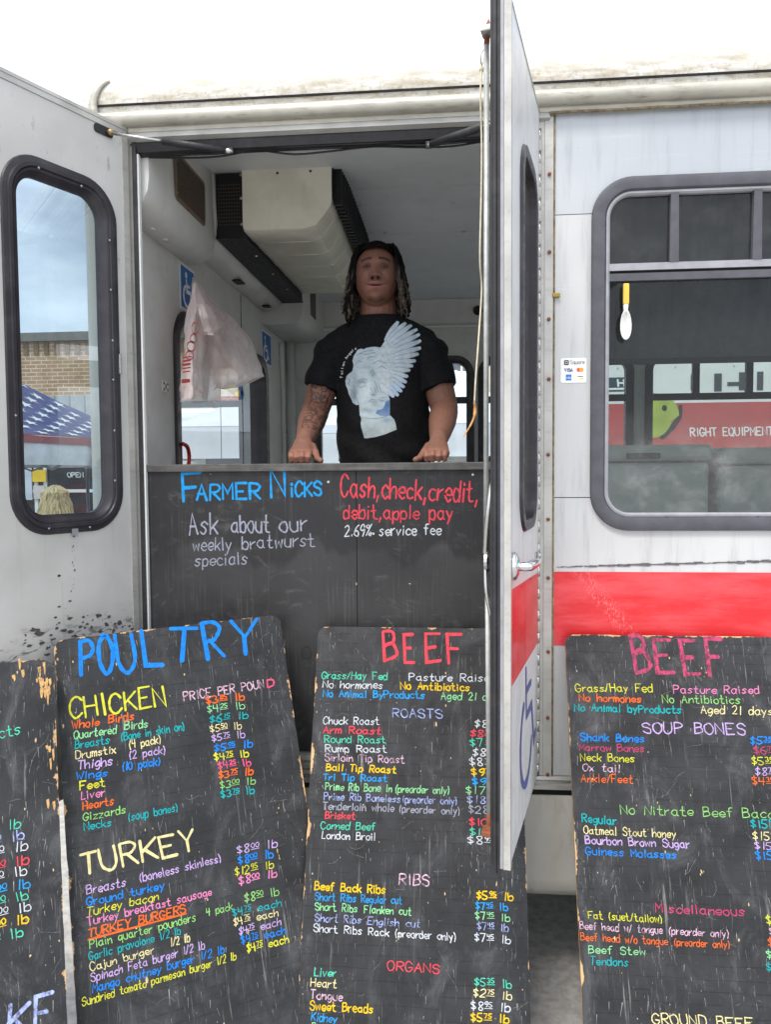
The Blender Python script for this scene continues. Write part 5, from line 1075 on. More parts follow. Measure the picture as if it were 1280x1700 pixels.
# hips and legs behind the board
for s in (-1, 1):
    bd.add(*tube([(.72+s*.08, .56, 1.48), (.72+s*.09, .555, 1.25), (.72+s*.10, .55, 1.12), (.72+s*.105, .56, .95), (.72+s*.11, .57, .78), (.72+s*.11, .56, .73), (.72+s*.115, .47, .725)], [.10, .092, .070, .066, .046, .046, .034], 16))
bme = fuse(bd, .0030, 3)
HI = HR.inverted()
def skin_col(p):
    c = Vector(SKIN); q = HI @ (p-HC)
    if abs(q.x) < .09 and q.y < -.03 and -.135 < q.z < .10:      # features of the face
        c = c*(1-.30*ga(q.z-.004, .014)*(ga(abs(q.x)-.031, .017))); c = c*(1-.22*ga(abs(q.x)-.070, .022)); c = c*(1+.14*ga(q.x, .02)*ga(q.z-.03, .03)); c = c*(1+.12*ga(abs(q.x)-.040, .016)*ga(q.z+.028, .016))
        lip = ga(q.x, .031)*ga(q.z+.0655, .0125); c = c.lerp(Vector(S(160, 106, 97)), min(1, lip*1.4)*.9)
        ln = ga(q.x, .034)*ga(q.z+.0645-.0065*(abs(q.x)/.03)**2, .0030); c = c.lerp(Vector(S(46, 28, 25)), ln*.95)
        br = ga((q.z-.0275-.004*math.sin(abs(q.x)*60)), .0055)*(1 if .012 < abs(q.x) < .052 else 0); c = c.lerp(Vector(S(24, 18, 16)), br*.9)
        mo = ga(q.z+.0480, .0050)*ga(q.x, .030); c = c.lerp(Vector(S(58, 40, 35)), mo*.55)
        go = ga(q.z+.106, .010)*(ga(abs(q.x)-.026, .013))+.8*ga(q.z+.116, .008)*ga(q.x, .034)+.25*ga(q.z+.09, .03)*ga(abs(q.x)-.062, .02); c = c.lerp(Vector(S(34, 26, 23)), min(1, go)*.75)
        no = (ga(abs(q.x)-.0105, .0055))*ga(q.z+.0435, .0042); c = c.lerp(Vector(S(22, 13, 11)), min(1, no*1.2)*.95)
    # tattoo on the inner forearm and upper arm
    if p.x < .53 and p.z < 2.0 and p.y < .60:
        t = (p-elR).dot(wrR-elR)/(wrR-elR).length_squared
        if -.05 < t < .82 and p.z > 1.70:
            n1 = mnoise.noise(Vector((p.x*58, p.y*40, p.z*46))); n2 = mnoise.noise(Vector((p.x*120+5, p.y*80, p.z*95)))
            side = (p.x-(elR.lerp(wrR, max(0, t))).x)
            if side > -.016 and (abs(n1) < .13 or n2 > .22): c = c.lerp(Vector(S(50, 42, 40)), .72)
    if p.z > 1.645 and p.z < 1.70 and p.y < .30: c = c.lerp(Vector(S(166, 112, 92)), .35)
    return tuple(c)
bmh = bmesh.new(); bmh.from_mesh(bme)
def facing(p):
    q = HI @ (p-HC); return abs(q.x) < .062 and q.y < -.045 and -.118 < q.z < .042
fe = [e for e in bmh.edges if facing(e.verts[0].co) and facing(e.verts[1].co)]
bmesh.ops.subdivide_edges(bmh, edges=fe, cuts=2, use_grid_fill=True, smooth=.4)
for v_ in bmh.verts:                                     # fine modelling of mouth, nostrils, lids and folds
    if not facing(v_.co): continue
    q = HI @ (v_.co-HC); ax = abs(q.x)
    ml = q.z+.0645-.0065*(ax/.03)**2
    d = -.0042*ga(ml, .0013)*ga(q.x, .030) + .0022*ga(ml-.0062, .0032)*ga(q.x, .026) + .0026*ga(ml+.0070, .0036)*ga(q.x, .024) - .0016*ga(ml+.0145, .0022)*ga(q.x, .024)
    d -= .0070*ga(ax-.0100, .0038)*ga(q.z+.0440, .0030)
    d -= .0016*ga(ax-.0235, .0030)*ga(q.z+.036, .010)
    nl = ax-(.0235+(-.036-q.z)*.42) if -.075 < q.z < -.034 else 1
    d -= .0009*ga(nl, .0045)
    d -= .0018*ga(q.z-.0120, .0016)*ga(ax-.031, .013)
    d -= .0012*ga(q.z+.0085, .0018)*ga(ax-.030, .012)
    d -= .0010*ga(q.x, .0028)*ga(q.z+.050, .0045)
    v_.co += HR @ Vector((0, -d, 0))
bmh.to_mesh(bme); bmh.free(); bme.polygons.foreach_set('use_smooth', [True]*len(bme.polygons))
setcol(bme, [skin_col(v.co) for v in bme.vertices])
SKM = vcol('brown_skin', .58, bump=.2, bs=380, spec=.35)
bme.materials.append(SKM); body = link('body', bme, man)
# eyes
for s in (-1, 1):
    ec = HC + HR @ Vector((s*.031, -.0795, .003))
    ew = part('eye', lathe([(.0, -.0030), (.006, -.0027), (.0105, -.0012), (.0112, 0), (.0105, .0012), (.006, .0027), (.0, .0030)], 14, 'z', ec), mat('eye_white', S(120, 108, 100), .25, 0, .03), body, smooth=True)
    part('iris', lathe([(.0, 0), (.0042, 0), (.0036, -.0012), (.0, -.0016)], 12, 'y', ec+Vector((0, -.0098, 0))), mat('dark_iris', S(20, 14, 11), .5), body, smooth=True)
    lid = crom([ec+Vector((dx, -.0085+.020*dx*dx/.012**2*.25, dz)) for dx, dz in ((-.014, -.001), (-.007, .0022), (0, .0030), (.007, .0022), (.014, -.001))], 4)
    part('eyelid', tube(lid, .0030, 8), mat('dark_lid', S(84, 52, 42), .5), body, smooth=True)
# shirt
st_ = B()
st_.add(*tube([(x, .555, z) for x, z, a, c in torso], [(c, a) for x, z, a, c in torso], 28, up=(0, -1, 0)))
for s in (-1, 1): st_.add(*tube([(.702+s*.055, .565, 2.160), (.706+s*.11, .560, 2.126), (.709+s*.155, .556, 2.094), (.709+s*.188, .555, 2.050), (.709+s*.200, .553, 2.010)], [.050, .056, .064, .068, .062], 18))
for sh, el, sd in ((shR, elR, 1), (shL, elL, -1)):
    e2 = sh.lerp(el, .66); st_.add(*tube([sh+Vector((sd*.09, 0, .030)), sh+Vector((sd*.03, 0, .016)), sh, sh.lerp(el, .3), e2], [.054, .064, .069, .070, .073], 22))
sme = fuse(st_, .0042, 16)
nr = [v.normal.copy() for v in sme.vertices]
for v, n_ in zip(sme.vertices, nr):
    p = v.co; k = max(0, min(1, (1.93-p.z)/.25))
    w_ = math.sin(p.x*34+p.z*40+3*mnoise.noise(p*7))*.0045*k + mnoise.noise(Vector((p.x*9, p.y*9, p.z*16)))*.0065*(.35+.65*k)
    arm = max(0, min(1, (abs(p.x-.71)-.15)/.05)); w_ += arm*.004*math.sin(p.z*70+mnoise.noise(p*12)*4)
    v.co = p + n_*w_
CLOTH = mat('black_cotton', S(11, 11, 13), .85, 0, .12, 30, .25, 900, spec=.25)
sme.materials.append(CLOTH); shirt = link('t_shirt', sme, man)
part('collar', tube(crom([(.702+.080*math.cos(t*PI/8), .553+.078*math.sin(t*PI/8), 2.198+.012*math.sin(t*PI/8)) for t in range(17)], 3), .0065, 8), CLOTH, shirt, smooth=True)
# trousers and shoes
tr_ = B()
tr_.add(*tube([(.72, .56, 1.54), (.72, .56, 1.46), (.72, .56, 1.38)], [(.128, .168), (.138, .178), (.12, .17)], 24, up=(0, -1, 0)))
for s in (-1, 1): tr_.add(*tube([(.72+s*.08, .56, 1.45), (.72+s*.09, .555, 1.25), (.72+s*.10, .55, 1.12), (.72+s*.105, .56, .95), (.72+s*.11, .57, .765)], [.115, .108, .088, .082, .070], 18))
tme = fuse(tr_, .008, 4); tme.materials.append(mat('dark_denim', S(36, 40, 52), .85, 0, .15, 40)); link('trousers', tme, man)
for s in (-1, 1):
    sb = B(); sb.add(*tube([(.72+s*.115, .64, .745), (.72+s*.115, .58, .755), (.72+s*.115, .50, .745), (.72+s*.118, .42, .733), (.72+s*.12, .38, .725)], [(.044, .036), (.052, .042), (.044, .046), (.032, .046), (.022, .034)], 14, up=(0, 0, 1)))
    me = fuse(sb, .008, 2); me.materials.append(MT['black_paint']); link('shoe', me, man)
# hair: cap of short rows and long locks
hv = B(); hcol = []
def addc(shape, col):
    n0 = len(hv.v); hv.add(*shape); hcol.extend([col]*(len(hv.v)-n0) if not callable(col) else [col(Vector(p)) for p in hv.v[n0:]])
cap = []; cf = []; nu, nv = 36, 14
for j in range(nv+1):
    for i in range(nu):
        th = 2*PI*i/nu; lim = .30+.34*(.5+.5*math.sin(th)) + (.10 if math.sin(th) > .2 else 0)       # lower at the back
        lim = PI*(.315 if math.sin(th) < -.75 else .345 if math.sin(th) < -.45 else .46 if math.sin(th) < .1 else .62)
        ph = lim*j/nv; r_ = 1.09+.02*math.sin(i*3)*math.sin(j*1.3)
        cap.append(HC + HR @ Vector((.079*r_*math.sin(ph)*math.cos(th), .099*r_*math.sin(ph)*math.sin(th), .119*r_*math.cos(ph))))
for j in range(nv):
    for i in range(nu): cf.append((j*nu+i, j*nu+(i+1) % nu, (j+1)*nu+(i+1) % nu, (j+1)*nu+i))
addc((cap, cf), S(10, 8, 8))
hr = random.Random(11)
for k in range(200):
    sd = -1 if k % 2 else 1
    th = hr.uniform(-.62, 1.5)                # angle from the ear line: negative = front
    front = th < -.1
    sx = sd*math.cos(th); sy = math.sin(th)
    ph = hr.uniform(.03, .42)*PI if not front else hr.uniform(.03, .30)*PI
    root = HC + HR @ Vector((.082*math.sin(ph)*sx*1.0, .102*math.sin(ph)*sy, .122*math.cos(ph)))
    out = hr.uniform(.086, .104) + (.004 if front else 0)
    y1 = .525 + .085*sy*hr.uniform(.8, 1.1); 
    zend = hr.uniform(2.175, 2.235) if sd < 0 else hr.uniform(2.185, 2.245)
    if k % 9 == 0: zend -= .02
    x1 = .700+sd*out*max(.62, abs(sx)) if th < 1.0 else .700+sd*out*hr.uniform(.3, .9)
    if th > 1.0: y1 = .525+.112
    p = [root, HC+HR @ Vector((sd*.080*max(.75, abs(sx)), .080*sy, .075+hr.uniform(-.01, .02))), Vector((x1-.004*sd, y1, 2.345+hr.uniform(-.02, .02))), Vector((x1+sd*.006+hr.uniform(-.004, .004), y1-.004, 2.285)), Vector((x1+sd*.012+hr.uniform(-.008, .008), y1-.008, (zend+2.285)/2)), Vector((x1+sd*.014+hr.uniform(-.012, .012), y1-.012, zend))]
    cv = crom(p, 7); n_ = len(cv); ph0 = hr.uniform(0, 6); r0 = hr.uniform(.0040, .0058)
    cv = [q+Vector((math.sin(i*.9+ph0)*.0022, math.cos(i*.9+ph0)*.0022, 0))*min(1, i/10) for i, q in enumerate(cv)]
    rad = [r0*(1+.20*math.sin(i*1.9+ph0))*(1 if i < n_-3 else .75-.25*(i-n_+3)/3) for i in range(n_)]
    lt = hr.random(); tip = S(82, 72, 64) if lt > .5 else S(26, 22, 20)
    if lt > .86: tip = S(104, 94, 84)
    zt0 = 2.40
    addc(tube(cv, rad, 7), (lambda tip: (lambda q: tuple(Vector(S(10, 8, 8)).lerp(Vector(tip), max(0, min(1, (2.40-q.z)/.10))*(.75+.25*math.sin(q.z*420))))))(tip))
hme = mesh('hair', hv.v, hv.f, vcol('dark_locks', .8, bump=.4, bs=700, spec=.12), True); setcol(hme, hcol); link('hair', hme, man)

# printed marble bust and wing on the shirt, laid on the cloth from the front
dgm = BVHTree.FromPolygons([v.co.copy() for v in sme.vertices], [tuple(p.vertices) for p in sme.polygons])
SHY = .415
PZ = lambda zx, zy: (540+zx/6.4, 510+zy/6.4)
bust = [(330, 440), (365, 425), (400, 434), (430, 420), (470, 412), (520, 408), (575, 416), (640, 430), (690, 470), (700, 560), (690, 700), (680, 800), (660, 900), (682, 975), (686, 1090), (682, 1145), (705, 1165), (728, 1190), (745, 1232), (756, 1300), (640, 1350), (540, 1378), (435, 1393), (410, 1388), (398, 1340), (380, 1280), (374, 1230), (380, 1180), (360, 1140), (352, 1030), (322, 1034), (280, 1008), (262, 960), (236, 915), (222, 860), (200, 815), (194, 768), (208, 715), (240, 690), (275, 668), (288, 605), (275, 552), (290, 500), (312, 470)]
feath = [((640, 330), (752, 128)), ((650, 350), (830, 132)), ((660, 380), (890, 150)), ((670, 420), (950, 192)), ((680, 450), (978, 250)), ((690, 480), (992, 322)), ((690, 520), (990, 400)), ((690, 560), (965, 470)), ((680, 590), (935, 548)), ((680, 620), (908, 605)), ((680, 660), (878, 655)), ((690, 690), (856, 722)), ((690, 720), (842, 782)), ((680, 750), (820, 835)), ((675, 790), (795, 882)), ((660, 830), (760, 925)), ((650, 860), (715, 940))]
wing_body = [(580, 415), (625, 345), (660, 330), (720, 380), (740, 470), (730, 560), (715, 640), (710, 720), (700, 800), (680, 900), (650, 930), (600, 900), (560, 820), (540, 720), (545, 600), (560, 500)]
BLU = [(640, 1000), (690, 965), (692, 1146), (640, 1160), (580, 1150), (535, 1128), (552, 1100), (600, 1078), (628, 1050)]
def inpoly(x, y, P):
    c = False; j = len(P)-1
    for i in range(len(P)):
        if (P[i][1] > y) != (P[j][1] > y) and x < (P[j][0]-P[i][0])*(y-P[i][1])/(P[j][1]-P[i][1])+P[i][0]: c = not c
        j = i
    return c
def sd_(x, y, a, c):
    dx, dy = c[0]-a[0], c[1]-a[1]; t = max(0, min(1, ((x-a[0])*dx+(y-a[1])*dy)/(dx*dx+dy*dy))); return math.hypot(x-a[0]-t*dx, y-a[1]-t*dy), t
lines_ = [[(310, 590), (350, 560), (385, 575)], [(320, 500), (360, 480), (420, 490), (520, 470)], [(440, 545), (475, 515), (520, 520)], [(320, 800), (350, 770), (400, 752), (440, 762)], [(330, 825), (375, 790), (425, 800)], [(335, 835), (380, 845), (415, 830)], [(475, 905), (490, 925)], [(505, 905), (520, 935)], [(480, 860), (500, 900)], [(455, 1000), (490, 978), (540, 985)], [(500, 1022), (545, 1018)], [(380, 1165), (450, 1180), (540, 1185), (620, 1170)], [(470, 690), (500, 660), (520, 700), (490, 730)], [(520, 780), (550, 840), (560, 900)], [(560, 800), (590, 900)], [(215, 740), (250, 760), (230, 800), (260, 830)], [(240, 860), (275, 880), (260, 930), (300, 960)], [(290, 900), (330, 980), (350, 1020)], [(350, 480), (420, 455), (500, 450)], [(560, 640), (600, 620), (640, 650)], [(500, 600), (560, 560), (640, 590)], [(560, 980), (590, 960), (640, 955)]]
def print_col(x, y):
    """colour of the print at a point, or None off the print"""
    inside = inpoly(x, y, bust); base = None
    if inside: base = Vector(S(176, 190, 196))
    fd = None
    for k, (a, c) in enumerate(feath):
        d, t = sd_(x, y, a, c); w = 17+17*math.sin(min(1, t*1.02)*PI*.80+.45)
        if d < w: fd = (k, d/w, t)
    if fd:
        k, r_, t = fd; base = Vector(S(188, 200, 208)).lerp(Vector(S(104, 120, 138)), max(0, (r_-.70)/.30)*.95)
        if t > .3 and y > 780: base = base.lerp(Vector(S(120, 165, 215)), .25)
    if inpoly(x, y, wing_body):
        n_ = mnoise.noise(Vector((x*.03, y*.03, 1)))
        base = Vector(S(188, 198, 203)); rr0 = math.hypot(x-600, (y-640)*.7); sc_ = abs(math.sin(rr0*.045+1.2*math.sin(math.atan2(y-640, x-600)*9))); base = base.lerp(Vector(S(124, 138, 150)), .55*max(0, 1-sc_*3.2)+.25*max(0, n_))
    if base is None: return None
    if inside or fd:
        n_ = mnoise.noise(Vector((x*.012, y*.012, 5))); base = base*(1+.10*n_)
        if inside:
            base = base.lerp(Vector(S(214, 224, 224)), .35*ga(x-420, 90)*ga(y-900, 160)); base = base.lerp(Vector(S(134, 150, 158)), .5*ga(x-300, 40)*ga(y-850, 160))
            if y > 930: 
                bl = 1 if inpoly(x+12*n_, y+10*n_, BLU) else 0; base = base.lerp(Vector(S(58, 104, 158)), bl*(.75+.4*n_))
                bl = ga(x-655, 50)*ga(y-1200, 26); base = base.lerp(Vector(S(70, 116, 170)), min(1, bl)*.8)
            for cx_, cy_, sx_, sy_, k_ in ((385, 780, 52, 22, .55), (352, 800, 22, 20, .4), (505, 930, 22, 13, .75), (530, 880, 16, 60, .45), (515, 1002, 48, 10, .55), (520, 1040, 40, 12, .35), (430, 1090, 90, 26, .35), (600, 990, 30, 12, .6), (300, 900, 28, 110, .5), (500, 700, 30, 44, .5), (440, 640, 80, 16, .2), (380, 1200, 60, 22, .3), (455, 850, 14, 60, -.35), (430, 930, 40, 40, -.3)):
                s_ = k_*ga(x-cx_, sx_)*ga(y-cy_, sy_); base = base.lerp(Vector(S(92, 106, 118)), s_) if s_ > 0 else base.lerp(Vector(S(224, 232, 232)), -s_)
            if y < 640 or (x < 300 and y < 1040):
                cu = .7*math.sin(7*mnoise.noise(Vector((x*.010, y*.013, 9)))+.02*x); base = base.lerp(Vector(S(104, 118, 128)), .42*max(0, cu)**3)
            if y > 1180: base = base.lerp(Vector(S(168, 176, 172)), .5)
            for P in lines_:
                for a, c in zip(P, P[1:]):
                    d, t = sd_(x, y, a, c)
                    if d < 7: base = base.lerp(Vector(S(98, 110, 120)), (1-d/7)*.75)
    return tuple(base)
STEP = 4.5
gv = {}; pv = []; pf_ = []; pc_ = []
def gpt(i, j):
    if (i, j) in gv: return gv[(i, j)]
    x, y = i*STEP, j*STEP; P3 = atY(*PZ(x, y), SHY); h = dgm.ray_cast(Vector((P3.x, .1, P3.z)), Vector((0, 1, 0)))
    c = print_col(x, y)
    r = None
    if h[0] is not None: gv[(i, j)] = len(pv); pv.append(h[0]+h[1]*.0012 if h[1].y < 0 else h[0]-h[1]*.0012); pc_.append(c or tuple(S(110, 120, 128))); r = gv[(i, j)]
    return r
for j in range(22, 314):
    for i in range(38, 226):
        if print_col((i+.5)*STEP, (j+.5)*STEP) is None: continue
        q = [gpt(i, j), gpt(i, j+1), gpt(i+1, j+1), gpt(i+1, j)]
        if None not in q: pf_.append(q)
pme = mesh('shirt_print', pv, pf_, vcol('printed_ink', .75, spec=.2), True, fix=False); setcol(pme, pc_); link('shirt_print', pme, shirt)
# arched lettering beside the bust
b = B(); word = 'Fallen Angels'
for k, ch in enumerate(word):
    t = k/(len(word)-1); A = Vector((158, 715)); Bp = Vector((112, 500)) if False else Vector((150, 540)); Cc = Vector((312, 432))
    q = (1-t)**2*A+2*t*(1-t)*Vector((162, 520))+t*t*Cc; dq = (2*(1-t)*(Vector((162, 520))-A)+2*t*(Cc-Vector((162, 520)))).normalized()
    e_ = B(); text_shape(e_, ch, (0, 0), (17 if ch not in 'l' else 7, 0), 32 if ch in 'FA' else 27, 2.1, 0, .01, .0)
    vv = []
    for x, y, z in e_.v:
        u = q+dq*(x-8)+Vector((dq.y, -dq.x))*(y-0); P3 = atY(*PZ(u.x, u.y), SHY); h = dgm.ray_cast(Vector((P3.x, .1, P3.z)), Vector((0, 1, 0)))
        vv.append((h[0]+Vector((0, -.0013, 0))) if h[0] else P3)
    b.add(vv, e_.f)
b.to('lettering', MT['white'], shirt, fix=False)

# ------------------------------------------------------------------ plastic bag hanging on the rear wall of the bus
def bag_mat():
    g = G('thin_white_bag_plastic'); o = g.co()
    t = g.t; df = t.nodes.new('ShaderNodeBsdfTranslucent'); dd = t.nodes.new('ShaderNodeBsdfPrincipled'); trn = t.nodes.new('ShaderNodeBsdfTransparent')
    c = g.mix(g.rng(g.noise(o, 16, 6), .35, .7), S(226, 206, 200), S(240, 230, 226))
    x, y, z = g.sep(o)
    # blurred pink print showing through from the back
    pk = g.ma('MULTIPLY', g.rng(g.noise(g.co(scale=(30, 30, 60)), 1, 3), .55, .62), g.rng(g.noise(g.co(scale=(6, 6, 6)), 1, 1), .5, .6)); c = g.mix(g.ma('MULTIPLY', pk, .55), c, S(222, 124, 122))
    g.set(dd.inputs['Base Color'], c); dd.inputs['Roughness'].default_value = .24; df.inputs[0].default_value = (.86, .76, .73, 1)
    m1 = t.nodes.new('ShaderNodeMixShader'); m1.inputs[0].default_value = .38; t.links.new(dd.outputs[0], m1.inputs[1]); t.links.new(df.outputs[0], m1.inputs[2])
    m2 = t.nodes.new('ShaderNodeMixShader'); m2.inputs[0].default_value = .24; t.links.new(m1.outputs[0], m2.inputs[1]); t.links.new(trn.outputs[0], m2.inputs[2])
    n = t.nodes.new('ShaderNodeBump'); n.inputs['Strength'].default_value = .9; n.inputs['Distance'].default_value = .010
    t.links.new(g.noise(g.co(scale=(14, 14, 9)), 2, 6, .65, 1.0), n.inputs['Height']); t.links.new(n.outputs[0], dd.inputs['Normal'])
    t.nodes.remove(g.p); t.links.new(m2.outputs[0], g.out.inputs[0]); return g.m
BM = bag_mat()
bag = empty('plastic_bag', (.05, .62, 1.90)); tag(bag, 'crumpled translucent white carrier bag hanging inside the bus doorway', 'bag')
def bagsheet(rows, xb, bulge, seed, nm, m=BM, amp=.012):
    """rows: (y pixel, x start, x end); the sheet stands out from the wall and is folded and creased"""
    R = random.Random(seed); nu = 26; v = []; f = []; dense = []
    for (y0, a0, c0), (y1, a1, c1) in zip(rows, rows[1:]):
        for k in range(5):
            t = k/5; dense.append((y0+(y1-y0)*t, a0+(a1-a0)*t, c0+(c1-c0)*t))
    dense.append(rows[-1]); n = len(dense)
    for j, (y, a, c) in enumerate(dense):
        for i in range(nu+1):
            u = i/nu; x = a+(c-a)*u; s = j/(n-1)
            Xp = xb+bulge*math.sin(PI*u)*(.25+.75*s)
            p = atX(x, y + 3*mnoise.noise(Vector((u*6, s*6, seed)))*(s > .05), Xp)
            if p.y > 2.2: p = atY(x, y, 2.2)
            fold = amp*(math.sin(u*17+seed+2*math.sin(s*3))*.6+1.4*mnoise.noise(Vector((u*5+seed, s*4, 2)))+.7*mnoise.noise(Vector((u*12, s*13, seed))))*min(1, s*3+.15)
            v.append(p+Vector((fold*.9, -fold*.5, fold*.15)))
    w = nu+1
    for j in range(n-1):
        for i in range(nu): f.append((j*w+i, j*w+i+1, (j+1)*w+i+1, (j+1)*w+i))
    return part(nm, (v, f), m, bag, smooth=True, fix=False)
bagsheet([(470, 319, 329), (490, 314, 337), (520, 310, 352), (560, 305, 352), (600, 302, 350), (640, 299, 346), (662, 298, 344)], .07, .05, 1.0, 'front_sheet')
bagsheet([(472, 320, 330), (495, 322, 352), (530, 330, 388), (560, 336, 412), (585, 342, 424), (605, 346, 430), (628, 352, 434), (642, 356, 402), (646, 354, 378)], .055, .05, 2.3, 'side_sheet', amp=.014)
bagsheet([(478, 318, 336), (520, 316, 366), (560, 312, 368), (600, 308, 366), (640, 304, 366), (668, 300, 366)], .045, .03, 4.1, 'inner_bags', amp=.012)
b_ = bagsheet([(505, 326, 348), (525, 328, 362), (545, 334, 376), (556, 340, 362)], .13, .03, 6.2, 'folded_handle', amp=.010)
part('twisted_neck', tube(crom([atX(321, 462, .0), atX(322, 474, .05), atX(326, 486, .07), atX(330, 500, .08)], 4), [.007]*4+[.011]*4+[.016]*5, 9), BM, bag, smooth=True)
# red print on the front sheet: rings, bars and a block
b = B(); BGM = frame((.125, 0, 0), (0, 1, 0), (0, 0, 1), (1, 0, 0))
PR = mat('faded_red_print', S(206, 112, 110), .5, 0, .2, 60); PR2 = mat('red_print', S(204, 66, 66), .5, 0, .2, 60)
for cx, cy, r0, r1 in ((324, 545, 7, 12), (321, 562, 6, 9), (317, 575, 8, 10), (314, 590, 7, 9)):
    ribbon(b, [onplane(BGM, cx+r0*math.cos(t*PI/8)*.9, cy+r1*math.sin(t*PI/8)*.8) for t in range(17)], .003, .0)
part('ring_print', b, PR, bag, BGM, fix=False)
b = B()
for k in range(5):
    ribbon(b, [onplane(BGM, 302+rng.uniform(-1, 1), 594+k*6), onplane(BGM, 317+rng.uniform(-3, 2), 592+k*6)], .0035 if k in (1, 2) else .0018, .0003*k)
ribbon(b, [onplane(BGM, 302, 633), onplane(BGM, 314, 632)], .007, .0)
part('bar_print', b, PR2, bag, BGM, fix=False)
# ------------------------------------------------------------------ the market beyond the bus
TW = mat('white_canopy_cloth', S(188, 196, 202), .7, 0, .05, 2, .1, 30)
def tent(cx, cy, w, d, eave, peak, val, label, roofm=TW, valm=TW, rz=0.0, name='canopy_tent', group='canopy tents behind the bus'):
    Mr = Matrix.Translation((cx, cy, 0)) @ Matrix.Rotation(rz, 4, 'Z')
    e = empty(name, (cx, cy, 0), Mr); tag(e, label, 'canopy', group)
    n = 12; v = []; f = []
    for j in range(n+1):
        for i in range(n+1):
            x = (i/n-.5)*2; y = (j/n-.5)*2; m = max(abs(x), abs(y)); k = (1-m)
            z = eave+(peak-eave)*(k**1.25)-.05*math.sin(PI*k)*(1-abs(abs(x)-abs(y)))
            v.append((x*w/2, y*d/2, z))
    for j in range(n):
        for i in range(n): f.append((j*(n+1)+i, j*(n+1)+i+1, (j+1)*(n+1)+i+1, (j+1)*(n+1)+i))
    roof_ = obj('canopy_roof', v, f, roofm, e, Mr, smooth=True, fix=False)
    P = [(-w/2, -d/2), (w/2, -d/2), (w/2, d/2), (-w/2, d/2)]
    for k in range(4):
        a, c = Vector(P[k]), Vector(P[(k+1) % 4]); v = []; f = []; m = 30
        for i in range(m+1):
            p = a.lerp(c, i/m); o = Vector((c.y-a.y, a.x-c.x)).normalized()
            for jj in range(5):
                h = jj/4; q = p+o*(.012*math.sin(i*1.3)*h+.008*math.sin(jj*2.4+i*.2)); v.append((q.x, q.y, eave-val*h))
        for i in range(m):
            for jj in range(4): f.append((i*5+jj, i*5+jj+1, (i+1)*5+jj+1, (i+1)*5+jj))
        obj('valance', v, f, valm, e, Mr, smooth=True, fix=False)
    for x, y in P: obj('leg', *tube([(x*.985, y*.985, 0), (x*.985, y*.985, eave)], .02, 8), MT['lite'], e, Mr, smooth=True)
    for k in range(4):
        a, c = Vector((*P[k], eave-.3))*1, Vector((*P[(k+1) % 4], eave-.3)); a.x *= .97; a.y *= .97; c.x *= .97; c.y *= .97
        mm = (a+c)/2; up_ = Vector((0, 0, .24))
        obj('truss', *tube([a+up_, a.lerp(mm, .5), mm+up_, mm.lerp(c, .5), c+up_], .012, 6), MT['lite'], e, Mr)
    return e, Mr
# star-spangled canopy seen through the open door's window
FLB = mat('navy_canopy_cloth', S(62, 66, 116), .7, 0, .1, 3); FLR = mat('red_canopy_cloth', S(172, 96, 100), .7, 0, .08, 3)
ft, FM = tent(-3.95, 5.4, 3.0, 3.0, 1.97, 2.80, .26, 'navy canopy printed with white stars, red band and white valance', FLB, mat('bright_valance', S(236, 236, 236), .7), math.radians(-12), group='canopy tents behind the bus')
b = B()
P = [(-1.5, -1.5), (1.5, -1.5), (1.5, 1.5), (-1.5, 1.5)]
for k in range(4):
    a, c = Vector((*P[k], 2.005))*1, Vector((*P[(k+1) % 4], 2.005)); b.add([(a.x*1.004, a.y*1.004, 1.98), (c.x*1.004, c.y*1.004, 1.98), (c.x*1.006, c.y*1.006, 1.90), (a.x*1.006, a.y*1.006, 1.90)], [(0, 1, 2, 3)])
b.to('red_band', FLR, ft, FM, fix=False)
rbv = BVHTree.FromPolygons([v.co.copy() for v in ft.children[0].data.vertices], [tuple(p.vertices) for p in ft.children[0].data.polygons])
sb = B()
for j in range(14):
    for i in range(14):
        x = -1.36+i*.205+(.1 if j % 2 else 0); y = -1.38+j*.2
        if abs(x) > 1.42: continue
        ps = []
        for t in range(10):
            r_ = .078 if t % 2 == 0 else .031; q = Vector((x+r_*math.sin(t*PI/5), y+r_*math.cos(t*PI/5), 5))
            h = rbv.ray_cast(q, Vector((0, 0, -1)))
            if h[0] is None: break
            ps.append(h[0]+Vector((0, 0, .006)))
        if len(ps) == 10:
            ctr = sum(ps, Vector())/10; sb.add([ctr]+ps, [(0, t+1, (t+1) % 10+1) for t in range(10)])
sb.to('star_print', MT['white'], ft, FM, fix=False)
tent(-1.98, 6.5, 2.5, 2.5, 2.05, 2.8, .36, 'white peaked canopy seen through the rear window of the bus', rz=math.radians(28))
tent(.75, 7.6, 3.0, 3.0, 2.15, 3.1, .36, 'white peaked canopy seen between the person and the far windows')
